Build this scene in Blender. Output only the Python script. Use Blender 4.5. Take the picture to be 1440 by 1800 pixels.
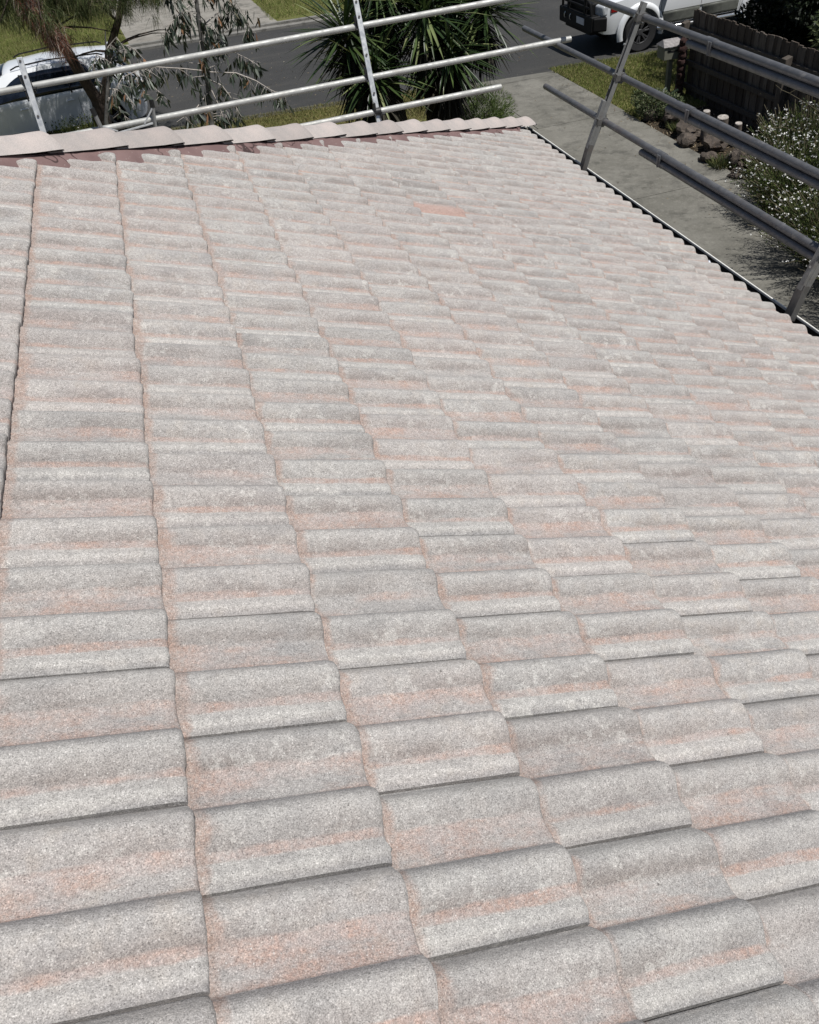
import bpy, bmesh, math, random
import numpy as np
from mathutils import Vector, Matrix
random.seed(7); rng = np.random.default_rng(7)
for o in list(bpy.data.objects): bpy.data.objects.remove(o)
S = bpy.context.scene
COL = S.collection
R = math.radians

# ------------------------------------------------------------------ camera
cam = bpy.data.cameras.new('camera'); camo = bpy.data.objects.new('camera', cam); COL.objects.link(camo)
camo.matrix_world = Matrix((
    (0.9515801, 0.2643457, -0.1568968, 0.54137334),
    (-0.2912848, 0.6123078, -0.7350050, -0.82981973),
    (-0.0982263, 0.7451177, 0.6596598, 1.10489003),
    (0, 0, 0, 1)))
cam.sensor_fit = 'HORIZONTAL'; cam.sensor_width = 36.0; cam.lens = 36.0*1490.135/1440.0
cam.clip_start = 0.02; cam.clip_end = 2000
S.camera = camo
# ------------------------------------------------------------------ light
SUNV = Vector((0.27, -0.38, 1.0)).normalized()
w = bpy.data.worlds.new("World"); S.world = w; w.use_nodes = True
wn = w.node_tree; wn.nodes.clear()
sky = wn.nodes.new('ShaderNodeTexSky'); sky.sky_type = 'NISHITA'; sky.sun_disc = False
sky.sun_elevation = math.asin(SUNV.z); sky.sun_rotation = math.atan2(SUNV.x, SUNV.y)
bg = wn.nodes.new('ShaderNodeBackground'); bg.inputs['Strength'].default_value = 0.055
wo = wn.nodes.new('ShaderNodeOutputWorld')
wn.links.new(sky.outputs[0], bg.inputs[0]); wn.links.new(bg.outputs[0], wo.inputs[0])
sl = bpy.data.lights.new('sun', 'SUN'); sl.energy = 4.9; sl.angle = R(0.53); sl.color = (1.0, 0.978, 0.945)
so = bpy.data.objects.new('sun', sl); COL.objects.link(so)
so.rotation_euler = SUNV.to_track_quat('Z', 'Y').to_euler()
S.view_settings.view_transform = 'Standard'; S.view_settings.look = 'None'
S.view_settings.exposure = 0.0; S.view_settings.gamma = 1.0
S.render.engine = 'CYCLES'

# ------------------------------------------------------------------ material helpers
class NT:
    def __init__(s, name):
        s.m = bpy.data.materials.new(name); s.m.use_nodes = True; s.t = s.m.node_tree; s.t.nodes.clear()
        s.out = s.t.nodes.new('ShaderNodeOutputMaterial'); s.p = s.t.nodes.new('ShaderNodeBsdfPrincipled')
        s.t.links.new(s.p.outputs[0], s.out.inputs[0])
    def n(s, typ, **kw):
        nd = s.t.nodes.new(typ)
        for k, v in kw.items(): setattr(nd, k, v)
        return nd
    def l(s, a, b): s.t.links.new(a, b)
    def val(s, inp, v):
        if hasattr(v, 'is_output') or isinstance(v, bpy.types.NodeSocket): s.l(v, inp)
        else: inp.default_value = v
    def geo(s): return s.n('ShaderNodeNewGeometry')
    def pos(s): return s.geo().outputs['Position']
    def obj(s): return s.n('ShaderNodeTexCoord').outputs['Object']
    def noise(s, vec, scale, detail=3, rough=.55, stretch=None):
        if stretch:
            mp = s.n('ShaderNodeMapping'); mp.inputs['Scale'].default_value = stretch; s.l(vec, mp.inputs[0]); vec = mp.outputs[0]
        nd = s.n('ShaderNodeTexNoise'); s.l(vec, nd.inputs['Vector'])
        nd.inputs['Scale'].default_value = scale; nd.inputs['Detail'].default_value = detail; nd.inputs['Roughness'].default_value = rough
        return nd.outputs[0]
    def ramp(s, v, stops, interp='LINEAR'):
        nd = s.n('ShaderNodeValToRGB'); s.l(v, nd.inputs[0]); cr = nd.color_ramp; cr.interpolation = interp
        while len(cr.elements) < len(stops): cr.elements.new(.5)
        for e, (p, c) in zip(cr.elements, stops):
            e.position = p; e.color = (c, c, c, 1) if not isinstance(c, tuple) else (*c, 1)
        return nd.outputs[0]
    def mix(s, f, a, b, mode='MIX'):
        nd = s.n('ShaderNodeMix', data_type='RGBA', blend_type=mode)
        s.val(nd.inputs[0], f)
        for i, v in ((6, a), (7, b)):
            if isinstance(v, tuple): v = (*v, 1) if len(v) == 3 else v
            s.val(nd.inputs[i], v)
        return nd.outputs[2]
    def math(s, op, a, b=0.0, c=None, clamp=False):
        nd = s.n('ShaderNodeMath', operation=op, use_clamp=clamp); s.val(nd.inputs[0], a); s.val(nd.inputs[1], b)
        if c is not None: s.val(nd.inputs[2], c)
        return nd.outputs[0]
    def bump(s, h, strength=.3, dist=.01):
        nd = s.n('ShaderNodeBump'); nd.inputs['Strength'].default_value = strength; nd.inputs['Distance'].default_value = dist
        s.l(h, nd.inputs['Height']); s.l(nd.outputs[0], s.p.inputs['Normal'])
    def set(s, col=None, rough=.7, metal=0.0, spec=.4):
        if col is not None:
            s.val(s.p.inputs['Base Color'], (*col, 1) if isinstance(col, tuple) else col)
        s.val(s.p.inputs['Roughness'], rough); s.val(s.p.inputs['Metallic'], metal)
        s.p.inputs['Specular IOR Level'].default_value = spec
        return s.m

def simple(name, col, rough=.6, metal=0.0, var=.25, scale=8, spec=.4, bump=0):
    t = NT(name); P = t.obj()
    n1 = t.noise(P, scale, 5, .65)
    f = t.ramp(n1, [(.3, 1-var), (.7, 1+var)])
    c = t.mix(1.0, col, f, 'MULTIPLY')
    if bump: t.bump(t.noise(P, scale*6, 3), bump, .01)
    return t.set(c, rough, metal, spec)

def leafmat(name, stops, rough=.5, trans=.0, spec=.3, scale=3):
    t = NT(name); g = t.geo()
    c = t.ramp(g.outputs['Random Per Island'], stops)
    n1 = t.ramp(t.noise(t.pos(), scale, 2), [(.3, .75), (.7, 1.25)])
    c = t.mix(1.0, c, n1, 'MULTIPLY')
    t.set(c, rough, 0, spec)
    if trans:
        tr = t.n('ShaderNodeBsdfTranslucent'); t.l(c, tr.inputs[0])
        mx = t.n('ShaderNodeMixShader'); mx.inputs[0].default_value = trans
        t.l(t.p.outputs[0], mx.inputs[1]); t.l(tr.outputs[0], mx.inputs[2]); t.l(mx.outputs[0], t.out.inputs[0])
    return t.m

# ---- roof tile material
def tile_material(name='weathered_tile'):
    t = NT(name)
    uv = t.n('ShaderNodeUVMap'); uv.uv_map = 'tile'
    sx = t.n('ShaderNodeSeparateXYZ'); t.l(uv.outputs[0], sx.inputs[0]); s01, t01 = sx.outputs[0], sx.outputs[1]
    at = t.n('ShaderNodeAttribute'); at.attribute_name = 'rnd'
    sr = t.n('ShaderNodeSeparateColor'); t.l(at.outputs['Color'], sr.inputs[0]); r1, r2, r3 = sr.outputs[0], sr.outputs[1], sr.outputs[2]
    P = t.pos()
    # per tile offset of the noise space
    cmb = t.n('ShaderNodeCombineXYZ'); t.l(t.math('MULTIPLY', r1, 7.0), cmb.inputs[0]); t.l(t.math('MULTIPLY', r2, 9.0), cmb.inputs[1]); t.l(t.math('MULTIPLY', r3, 5.0), cmb.inputs[2])
    va = t.n('ShaderNodeVectorMath', operation='ADD'); t.l(P, va.inputs[0]); t.l(cmb.outputs[0], va.inputs[1]); Q = va.outputs[0]
    grey = (.342, .326, .310); dark = (.232, .226, .222); light = (.475, .46, .43); warm = (.355, .318, .28)
    pink = (.365, .300, .275); orange = (.375, .250, .202); brown = (.26, .175, .135)
    n_a = t.noise(Q, 7, 4, .6, (.7, 1.3, 1)); n_b = t.noise(Q, 15, 4, .6)
    c = t.mix(t.ramp(n_a, [(.42, 0.0), (.72, .8)]), grey, dark)
    c = t.mix(t.math('MULTIPLY', t.ramp(t.noise(Q, 22, 3), [(.5, 0.0), (.75, .8)]), r2), c, warm)
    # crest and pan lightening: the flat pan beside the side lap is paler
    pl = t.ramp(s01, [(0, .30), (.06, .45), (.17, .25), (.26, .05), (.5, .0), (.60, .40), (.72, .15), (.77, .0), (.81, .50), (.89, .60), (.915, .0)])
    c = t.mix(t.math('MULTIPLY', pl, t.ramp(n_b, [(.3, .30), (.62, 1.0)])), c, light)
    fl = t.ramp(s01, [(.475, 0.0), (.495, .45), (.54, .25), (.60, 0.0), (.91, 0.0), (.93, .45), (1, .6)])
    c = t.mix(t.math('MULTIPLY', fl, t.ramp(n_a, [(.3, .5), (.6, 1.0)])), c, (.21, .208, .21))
    # painted shading: each roll darkens down its flank, with brown dirt at the foot
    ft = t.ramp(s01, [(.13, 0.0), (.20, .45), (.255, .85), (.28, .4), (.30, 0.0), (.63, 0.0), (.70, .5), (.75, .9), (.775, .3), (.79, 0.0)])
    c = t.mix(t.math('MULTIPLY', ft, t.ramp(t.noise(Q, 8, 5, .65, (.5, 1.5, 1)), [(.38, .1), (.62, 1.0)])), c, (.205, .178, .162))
    # ragged lichen-pale blotches
    lb = t.ramp(t.noise(Q, 26, 6, .75), [(.53, 0.0), (.58, .55), (.8, .75)])
    c = t.mix(t.math('MULTIPLY', lb, t.ramp(t.noise(P, 3.1, 3), [(.4, .1), (.65, 1.0)])), c, light)
    db = t.ramp(t.noise(Q, 19, 6, .75), [(.58, 0.0), (.66, .45), (.8, .6)])
    c = t.mix(db, c, (.22, .213, .205))
    # washed out pinkish overall on some tiles
    c = t.mix(t.math('MULTIPLY', t.math('POWER', r1, 1.6), .18), c, (.40, .325, .30))
    # worn bands
    band = t.ramp(s01, [(0, .2), (.03, .0), (.235, .0), (.275, .72), (.32, .80), (.38, .62), (.44, .66), (.485, .92), (.497, .02)])
    band2 = t.ramp(s01, [(.725, 0.0), (.755, .75), (.78, 1.0), (.80, .8), (.825, .15), (.90, 0.0), (1, .0)])
    head = t.ramp(t01, [(0, 1.05), (.045, .9), (.10, .35), (.2, .0)])
    bsum = t.math('MAXIMUM', t.math('ADD', band, band2), head)
    nn = t.noise(Q, 9, 5, .62, (.45, 1.6, 1))
    m = t.math('ADD', bsum, t.math('MULTIPLY', t.math('SUBTRACT', nn, .5), 2.0))
    m = t.math('ADD', m, t.math('MULTIPLY', t.math('SUBTRACT', r3, .5), .30))
    # keep it out of areas with no band
    m = t.math('MULTIPLY', t.ramp(m, [(.48, 0.0), (.86, 1.0)]), t.ramp(bsum, [(0, .10), (.3, 1.0)]))
    n_c = t.noise(Q, 14, 3)
    oc = t.mix(t.ramp(n_c, [(.4, 0.0), (.62, 1.0)]), pink, orange)
    oc = t.mix(t.math('MULTIPLY', head, .55), oc, brown)
    m = t.math('MULTIPLY', m, t.ramp(t.noise(P, 110, 3, .75), [(.36, .45), (.6, 1.0)]))
    c = t.mix(t.math('MULTIPLY', m, .74), c, oc)
    # bare orange roll
    c = t.mix(t.ramp(at.outputs['Alpha'], [(.4, 0.0), (.6, .72)]), c, (.37, .245, .205))
    # per tile value
    tv = t.ramp(r2, [(0, .91), (.1, .975), (1, 1.03)])
    c = t.mix(1.0, c, tv, 'MULTIPLY')
    # sand grains
    g1 = t.noise(P, 420, 2, .75); g2 = t.noise(P, 120, 4, .75)
    c = t.mix(1.0, c, t.ramp(g1, [(.30, .40), (.43, .89), (.57, 1.10), (.70, 1.75)]), 'MULTIPLY')
    c = t.mix(1.0, c, t.ramp(g2, [(.3, .78), (.7, 1.22)]), 'MULTIPLY')
    vor = t.n('ShaderNodeTexVoronoi'); vor.inputs['Scale'].default_value = 95; t.l(P, vor.inputs['Vector'])
    c = t.mix(t.ramp(vor.outputs['Distance'], [(.07, .75), (.14, 0.0)]), c, t.mix(t.ramp(vor.outputs['Color'], [(.55, 0.0), (.6, 1.0)]), (.10, .095, .09), (.62, .60, .57)))
    spots = t.n('ShaderNodeTexVoronoi'); spots.inputs['Scale'].default_value = 7; t.l(Q, spots.inputs['Vector'])
    c = t.mix(t.ramp(spots.outputs['Distance'], [(.010, .8), (.022, 0.0)]), c, (.05, .045, .04))
    h = t.math('ADD', t.math('MULTIPLY', g1, .6), t.math('MULTIPLY', g2, .8))
    t.bump(h, .55, .0035)
    return t.set(c, .92, 0, .25)

M = {}
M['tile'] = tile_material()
def cap_mat():
    t = NT('cap_concrete'); P = t.obj()
    at = t.n('ShaderNodeObjectInfo')
    c = t.mix(t.ramp(t.noise(P, 5, 4), [(.35, 0.0), (.7, 1.0)]), (.365, .332, .312), (.435, .380, .352))
    c = t.mix(t.ramp(t.noise(P, 14, 4), [(.5, 0.0), (.75, .6)]), c, (.30, .285, .275))
    c = t.mix(1.0, c, t.ramp(at.outputs['Random'], [(0, .86), (1, 1.1)]), 'MULTIPLY')
    g = t.noise(P, 260, 3, .7)
    c = t.mix(1.0, c, t.ramp(g, [(.3, .78), (.7, 1.2)]), 'MULTIPLY')
    t.bump(g, .4, .003)
    return t.set(c, .9, 0, .25)
M['cap'] = cap_mat()
def mortar_mat():
    t = NT('pointing'); P = t.obj()
    c = t.mix(t.ramp(t.noise(P, 6, 4), [(.35, 0.0), (.7, 1.0)]), (.145, .092, .088), (.200, .132, .124))
    v = t.n('ShaderNodeTexVoronoi', feature='DISTANCE_TO_EDGE'); v.inputs['Scale'].default_value = 2.6
    wv = t.n('ShaderNodeVectorMath', operation='ADD'); t.l(P, wv.inputs[0])
    nz = t.n('ShaderNodeTexNoise'); nz.inputs['Scale'].default_value = 6; t.l(P, nz.inputs[0])
    sc = t.n('ShaderNodeVectorMath', operation='SCALE'); t.l(nz.outputs['Color'], sc.inputs[0]); sc.inputs['Scale'].default_value = .25
    t.l(sc.outputs[0], wv.inputs[1]); t.l(wv.outputs[0], v.inputs['Vector'])
    c = t.mix(t.ramp(v.outputs['Distance'], [(.004, .85), (.012, 0.0)]), c, (.03, .018, .017))
    c = t.mix(t.ramp(t.noise(P, 60, 2), [(.68, 0.0), (.74, .7)]), c, (.42, .37, .34))
    t.bump(t.noise(P, 40, 4), .35, .008)
    return t.set(c, .85, 0, .3)
M['mortar'] = mortar_mat()
M['gutter_in'] = simple('gutter_dark', (.018, .018, .019), .6)
M['gutter_lip'] = simple('gutter_lip', (.80, .79, .74), .35, var=.12, scale=20)
M['fascia'] = simple('fascia_paint', (.45, .43, .39), .5, var=.08)
M['brick'] = simple('brick_wall', (.30, .17, .12), .85, scale=12)
def galv(name, base, var, rust=.3, rough=.42, metal=.75):
    t = NT(name); P = t.obj()
    c = t.mix(t.ramp(t.noise(P, 14, 4, .6), [(.25, 0.0), (.75, 1.0)]), tuple(x*(1-var*.6) for x in base), tuple(x*(1+var*.6) for x in base))
    c = t.mix(t.ramp(t.noise(P, 4, 5, .7), [(.55, 0.0), (.75, rust)]), c, (.16, .10, .065))
    c = t.mix(t.ramp(t.noise(P, 11, 3, .6), [(.66, 0.0), (.72, .3)]), c, (.48, .46, .42))
    r = t.ramp(t.noise(P, 25, 4), [(.3, rough-.1), (.7, rough+.2)])
    t.bump(t.noise(P, 90, 2), .08, .001)
    return t.set(c, r, metal, .5)
M['galv'] = galv('galvanised_tube', (.40, .40, .38), .25, .35, .55, .35)
M['galv_dark'] = galv('weathered_tube', (.15, .152, .160), .3, .35, .5, .55)
M['channel'] = galv('galvanised_channel', (.55, .56, .56), .12, .15, .38, .6)
M['channel_dark'] = galv('weathered_channel', (.23, .23, .225), .3, .5, .55, .45)
M['clamp'] = galv('clamp_steel', (.16, .155, .15), .35, .6, .5, .6)
M['black_steel'] = simple('black_steel', (.02, .02, .021), .5, scale=6)
M['bolt'] = simple('bolt', (.5, .5, .48), .35, .8)
M['black_cap'] = simple('black_plastic', (.012, .012, .012), .5)

def asphalt():
    t = NT('asphalt'); P = t.pos()
    c = t.mix(t.ramp(t.noise(P, .5, 4), [(.35, 0.0), (.7, 1.0)]), (.034, .034, .033), (.048, .047, .045))
    c = t.mix(t.ramp(t.noise(P, 90, 2, .8), [(.35, 0.0), (.7, 1.0)]), t.mix(1.0, c, (.55, .55, .55), 'MULTIPLY'), t.mix(1.0, c, (1.7, 1.7, 1.7), 'MULTIPLY'))
    c = t.mix(t.ramp(t.noise(P, 1.6, 5, .7, (.3, 1.5, 1)), [(.5, 0.0), (.7, .5)]), c, (.065, .062, .056))
    v = t.n('ShaderNodeTexVoronoi'); v.inputs['Scale'].default_value = 3.2; t.l(P, v.inputs['Vector'])
    c = t.mix(t.ramp(v.outputs['Distance'], [(.05, .7), (.09, 0.0)]), c, (.12, .11, .09))
    v2 = t.n('ShaderNodeTexVoronoi'); v2.inputs['Scale'].default_value = 11; t.l(P, v2.inputs['Vector'])
    c = t.mix(t.ramp(v2.outputs['Distance'], [(.07, .5), (.12, 0.0)]), c, (.10, .10, .095))
    t.bump(t.noise(P, 90, 2, .8), .5, .01)
    return t.set(c, .85, 0, .3)
M['asphalt'] = asphalt()
def concrete(name, a, b, stain=(.06, .058, .05), sc=1.0):
    t = NT(name); P = t.pos()
    c = t.mix(t.ramp(t.noise(P, 1.1*sc, 6, .65), [(.32, 0.0), (.68, 1.0)]), a, b)
    c = t.mix(t.ramp(t.noise(P, 2.6*sc, 5, .7), [(.50, 0.0), (.66, .65)]), c, stain)
    c = t.mix(t.ramp(t.noise(P, 9, 4, .7), [(.5, 0.0), (.72, .35)]), c, tuple(x*1.35 for x in b))
    c = t.mix(1.0, c, t.ramp(t.noise(P, 60, 3, .8), [(.3, .8), (.7, 1.2)]), 'MULTIPLY')
    v = t.n('ShaderNodeTexVoronoi'); v.inputs['Scale'].default_value = 4; t.l(P, v.inputs['Vector'])
    c = t.mix(t.ramp(v.outputs['Distance'], [(.035, .8), (.06, 0.0)]), c, (.30, .28, .22))
    t.bump(t.noise(P, 50, 3), .3, .006)
    return t.set(c, .88, 0, .3)
M['drive'] = concrete('drive_concrete', (.115, .110, .093), (.190, .182, .158))
M['kerb'] = concrete('kerb_concrete', (.16, .155, .14), (.235, .225, .205))
M['kerb_old'] = concrete('old_kerb', (.060, .060, .045), (.085, .082, .065))
M['path'] = concrete('path_concrete', (.20, .185, .16), (.26, .245, .215))
def soil(name, a, b, c3, sc=1.5):
    t = NT(name); P = t.pos()
    c = t.mix(t.ramp(t.noise(P, sc, 5, .7), [(.35, 0.0), (.65, 1.0)]), a, b)
    c = t.mix(t.ramp(t.noise(P, sc*8, 5, .7), [(.45, 0.0), (.75, 1.0)]), c, c3)
    c = t.mix(1.0, c, t.ramp(t.noise(P, 55, 3, .8), [(.3, .65), (.7, 1.35)]), 'MULTIPLY')
    t.bump(t.noise(P, 30, 4, .8), .8, .04)
    return t.set(c, .95, 0, .15)
M['lawn'] = soil('lawn_ground', (.11, .125, .036), (.15, .135, .055), (.19, .16, .08))
M['lawn_far'] = soil('lawn_ground_far', (.10, .125, .030), (.13, .13, .045), (.16, .14, .065))
M['soil'] = soil('garden_soil', (.030, .024, .017), (.050, .040, .028), (.085, .065, .045), 3)
M['ground'] = soil('plain_ground', (.085, .095, .03), (.11, .10, .05), (.13, .11, .06), .4)

# ------------------------------------------------------------------ object helpers
def tag(o, label=None, cat=None, group=None, kind=None):
    if label: o['label'] = label
    if cat: o['category'] = cat
    if group: o['group'] = group
    if kind: o['kind'] = kind
    return o
def empty(name, loc=(0, 0, 0), rz=0):
    o = bpy.data.objects.new(name, None); o.location = loc; o.rotation_euler = (0, 0, rz); o.empty_display_size = .1
    COL.objects.link(o); return o
class MB:
    def __init__(s): s.v = []; s.f = []
    def add(s, vs, fs):
        b = len(s.v); s.v += [tuple(p) for p in vs]; s.f += [tuple(i+b for i in f) for f in fs]
    def box(s, c, d, rot=None):
        x, y, z = (k/2 for k in d); P = [Vector(p) for p in ((-x,-y,-z),(x,-y,-z),(x,y,-z),(-x,y,-z),(-x,-y,z),(x,-y,z),(x,y,z),(-x,y,z))]
        if rot is not None: P = [rot @ p for p in P]
        c = Vector(c)
        s.add([p+c for p in P], [(0,3,2,1),(4,5,6,7),(0,1,5,4),(1,2,6,5),(2,3,7,6),(3,0,4,7)])
    def bar(s, a, b, wx, wz, up=Vector((0, 0, 1)), roll=0):
        a = Vector(a); b = Vector(b); d = (b-a); L = d.length; d.normalize()
        sx = d.cross(up);
        if sx.length < 1e-4: sx = Vector((1, 0, 0))
        sx.normalize(); sz = sx.cross(d)
        m = Matrix((sx, d, sz)).transposed()
        if roll: m = m @ Matrix.Rotation(roll, 3, 'Y')
        s.box((a+b)/2, (wx, L, wz), m)
    def tube(s, pts, rad, n=10, caps=True):
        pts = [Vector(p) for p in pts]; k = len(pts)
        if not hasattr(rad, '__len__'): rad = [rad]*k
        rings = []; ref = None
        for i, p in enumerate(pts):
            d = (pts[min(i+1, k-1)]-pts[max(i-1, 0)]).normalized()
            if ref is None:
                ref = d.cross(Vector((0, 0, 1)))
                if ref.length < .05: ref = d.cross(Vector((1, 0, 0)))
            ref = (ref-d*ref.dot(d)).normalized(); o2 = d.cross(ref)
            rings.append([p+(ref*math.cos(2*math.pi*j/n)+o2*math.sin(2*math.pi*j/n))*rad[i] for j in range(n)])
        b = len(s.v)
        for r in rings: s.v += [tuple(q) for q in r]
        for i in range(k-1):
            for j in range(n):
                s.f.append((b+i*n+j, b+i*n+(j+1) % n, b+(i+1)*n+(j+1) % n, b+(i+1)*n+j))
        if caps:
            s.f.append(tuple(b+j for j in range(n))[::-1]); s.f.append(tuple(b+(k-1)*n+j for j in range(n)))
    def sphere(s, c, r, nu=10, nv=7, sc=(1, 1, 1), jit=0):
        c = Vector(c); vs = []
        for i in range(nv+1):
            th = math.pi*i/nv
            for j in range(nu):
                ph = 2*math.pi*j/nu; q = 1+(random.random()-.5)*jit
                vs.append(c+Vector((math.sin(th)*math.cos(ph)*sc[0], math.sin(th)*math.sin(ph)*sc[1], math.cos(th)*sc[2]))*r*q)
        s.add(vs, [(i*nu+j, (i+1)*nu+j, (i+1)*nu+(j+1) % nu, i*nu+(j+1) % nu) for i in range(nv) for j in range(nu)])
    def build(s, name, mat, parent=None, smooth=False, loc=None):
        me = bpy.data.meshes.new(name); me.from_pydata(s.v, [], s.f); me.validate(); me.update()
        o = bpy.data.objects.new(name, me); COL.objects.link(o)
        if mat: me.materials.append(mat)
        if parent: o.parent = parent
        if loc: o.location = loc
        if smooth:
            me.shade_smooth() if hasattr(me, 'shade_smooth') else [setattr(p, 'use_smooth', True) for p in me.polygons]
            if hasattr(me, 'set_sharp_from_angle'): me.set_sharp_from_angle(angle=R(38))
        return o
def bevel(o, w_=.005, seg=2):
    m = o.modifiers.new('bevel', 'BEVEL'); m.width = w_; m.segments = seg; m.limit_method = 'ANGLE'; m.angle_limit = R(40); return o
def np_mesh(name, V, F, mat, parent=None, smooth=False):
    """V (n,3) array, F (m,k) int array"""
    V = np.asarray(V, dtype=np.float32); F = np.asarray(F, dtype=np.int32)
    me = bpy.data.meshes.new(name); me.vertices.add(len(V)); me.vertices.foreach_set('co', V.ravel())
    k = F.shape[1]; me.loops.add(F.size); me.loops.foreach_set('vertex_index', F.ravel())
    me.polygons.add(len(F)); me.polygons.foreach_set('loop_start', np.arange(0, F.size, k, dtype=np.int32))
    me.polygons.foreach_set('loop_total', np.full(len(F), k, dtype=np.int32))
    me.update(calc_edges=True); me.validate()
    if smooth: me.polygons.foreach_set('use_smooth', np.ones(len(me.polygons), dtype=bool))
    me.materials.append(mat); o = bpy.data.objects.new(name, me); COL.objects.link(o)
    if parent: o.parent = parent
    return o

# ================================================================== SETTING
G = -4.20; RD = -4.29
def slab(name, poly, z0, z1, mat):
    b = MB(); n = len(poly)
    b.add([(x, y, z0) for x, y in poly]+[(x, y, z1) for x, y in poly],
          [tuple(range(n))[::-1], tuple(range(n, 2*n))]+[(i, (i+1) % n, n+(i+1) % n, n+i) for i in range(n)])
    return tag(b.build(name, mat), kind='structure')
b = MB(); b.add([(-600, -600, -4.40), (600, -600, -4.40), (600, 600, -4.40), (-600, 600, -4.40)], [(0, 1, 2, 3)])
tag(b.build('ground', M['ground']), kind='structure')
def near(x): return 18.93-.118*x        # road edge of the near verge
def far(x): return 27.62-.105*x         # far edge of the road
slab('road', [(-60, near(-60)+.06), (60, near(60)+.06), (60, far(60)-.3), (-60, far(-60)-.3)], -4.38, RD, M['asphalt'])
slab('kerb', [(-60, near(-60)-.24), (6.55, near(6.55)-.24), (6.55, near(6.55)+.055), (-60, near(-60)+.055)], -4.37, G+.002, M['kerb_old'])
slab('kerb', [(9.1, near(9.1)-.22), (60, near(60)-.22), (60, near(60)+.055), (9.1, near(9.1)+.055)], -4.37, G+.002, M['kerb_old'])
slab('kerb', [(-60, far(-60)-.30), (60, far(60)-.30), (60, far(60)-.02), (-60, far(-60)-.02)], -4.37, G-.03, M['kerb'])
slab('kerb', [(-60, far(-60)-.02), (60, far(60)-.02), (60, far(60)+.15), (-60, far(-60)+.15)], -4.37, G+.03, M['kerb'])
slab('verge', [(-60, -30), (5.9, -30), (5.9, 15.9), (6.35, near(6.35)-.22), (-60, near(-60)-.22)], -4.39, G, M['lawn'])
slab('verge', [(8.87, 13.75), (60, 13.75), (60, near(60)-.22), (8.95, near(8.95)-.22)], -4.39, G, M['lawn'])
slab('garden_bed', [(8.80, -20), (60, -20), (60, 13.75), (8.80, 13.75)], -4.39, G-.01, M['soil'])
slab('far_verge', [(-60, far(-60)+.15), (.25, far(.25)+.15), (-1.7, 60), (-60, 60)], -4.39, G+.015, M['lawn_far'])
slab('far_verge', [(4.55, far(4.55)+.15), (60, far(60)+.15), (60, 60), (3.1, 60)], -4.39, G+.015, M['lawn_far'])
slab('far_driveway', [(.25, far(.25)+.15), (4.55, far(4.55)+.15), (3.1, 60), (-1.7, 60)], -4.39, G+.02, M['path'])
# driveway: separate poured panels with open joints
dv = MB()
def panel(x0, x1, y0, y1, z=G+.012):
    dv.box(((x0+x1)/2, (y0+y1)/2, z-.09), (x1-x0-.014, y1-y0-.014, .18))
for y0, y1 in ((-20, -12.4), (-12.4, -4.8), (-4.8, -1), (-1, 2.85), (2.85, 6.7), (6.7, 10.55), (10.55, 14.33)):
    panel(4.6, 8.86, y0, y1)
panel(5.9, 7.135, 14.33, 17.35); panel(7.135, 8.90, 14.33, 17.35)
b0 = len(dv.v)
dv.add([(5.92, 17.36, -4.36), (8.92, 17.36, -4.36), (9.10, near(9.1)+.05, -4.36), (6.55, near(6.5)+.05, -4.36),
        (5.92, 17.36, G+.012), (8.92, 17.36, G+.012), (9.10, near(9.1)+.05, RD+.012), (6.55, near(6.5)+.05, RD+.012)],
       [(4, 5, 6, 7), (0, 1, 5, 4), (1, 2, 6, 5), (2, 3, 7, 6), (3, 0, 4, 7)])
tag(dv.build('driveway', M['drive']), kind='structure')
b = MB(); b.box((6.7, 0, -4.33), (4.4, 42, .02)); tag(b.build('driveway_base', M['soil']), kind='structure')

# grass blades
def grass(name, label, polyfn, n, box, h, mat, z):
    x0, x1, y0, y1 = box; xs = rng.uniform(x0, x1, n*2); ys = rng.uniform(y0, y1, n*2)
    k = polyfn(xs, ys); xs = xs[k][:n]; ys = ys[k][:n]; n = len(xs)
    a = rng.uniform(0, 2*np.pi, n); hh = h*rng.uniform(.4, 1.25, n); wd = rng.uniform(.004, .009, n); ln = rng.normal(0, .5, (n, 2))*hh[:, None]
    B = np.stack([xs, ys, np.full(n, z)], 1); dx = np.stack([np.cos(a)*wd, np.sin(a)*wd, np.zeros(n)], 1)
    V = np.empty((n, 3, 3)); V[:, 0] = B-dx; V[:, 1] = B+dx; V[:, 2] = B+np.stack([ln[:, 0], ln[:, 1], hh], 1)
    o = np_mesh(name, V.reshape(-1, 3), np.arange(n*3).reshape(-1, 3), mat); tag(o, label, 'grass', kind='stuff'); return o
M['grass'] = leafmat('grass_blade', [(0, (.10, .135, .03)), (.45, (.15, .18, .045)), (.75, (.21, .205, .075)), (1, (.30, .25, .13))], .7, .25, .2, .8)
M['grass_dry'] = leafmat('dry_grass_blade', [(0, (.10, .12, .03)), (.4, (.16, .155, .05)), (1, (.26, .21, .10))], .7, .25, .2, .8)
grass('lawn_grass', 'short green and straw lawn between the driveway and the white ute', lambda x, y: (y < near(x)-.02) & (x > 8.90), 42000, (8.88, 11.9, 13.8, 18.0), .05, M['grass'], G)
grass('verge_grass', 'dry yellow green verge grass in front of the road behind the far rails', lambda x, y: (y < near(x)-.02), 42000, (-2.5, 6.3, 16.2, 19.2), .05, M['grass_dry'], G)
grass('far_grass', 'bright green grass on the verge across the road', lambda x, y: (y > far(x)+.2) & (((y-27.6)*-.06+.2 > x) | (x > 4.4)), 40000, (-6, 7.5, 27.6, 35), .09, M['grass'], G+.015)

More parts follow.
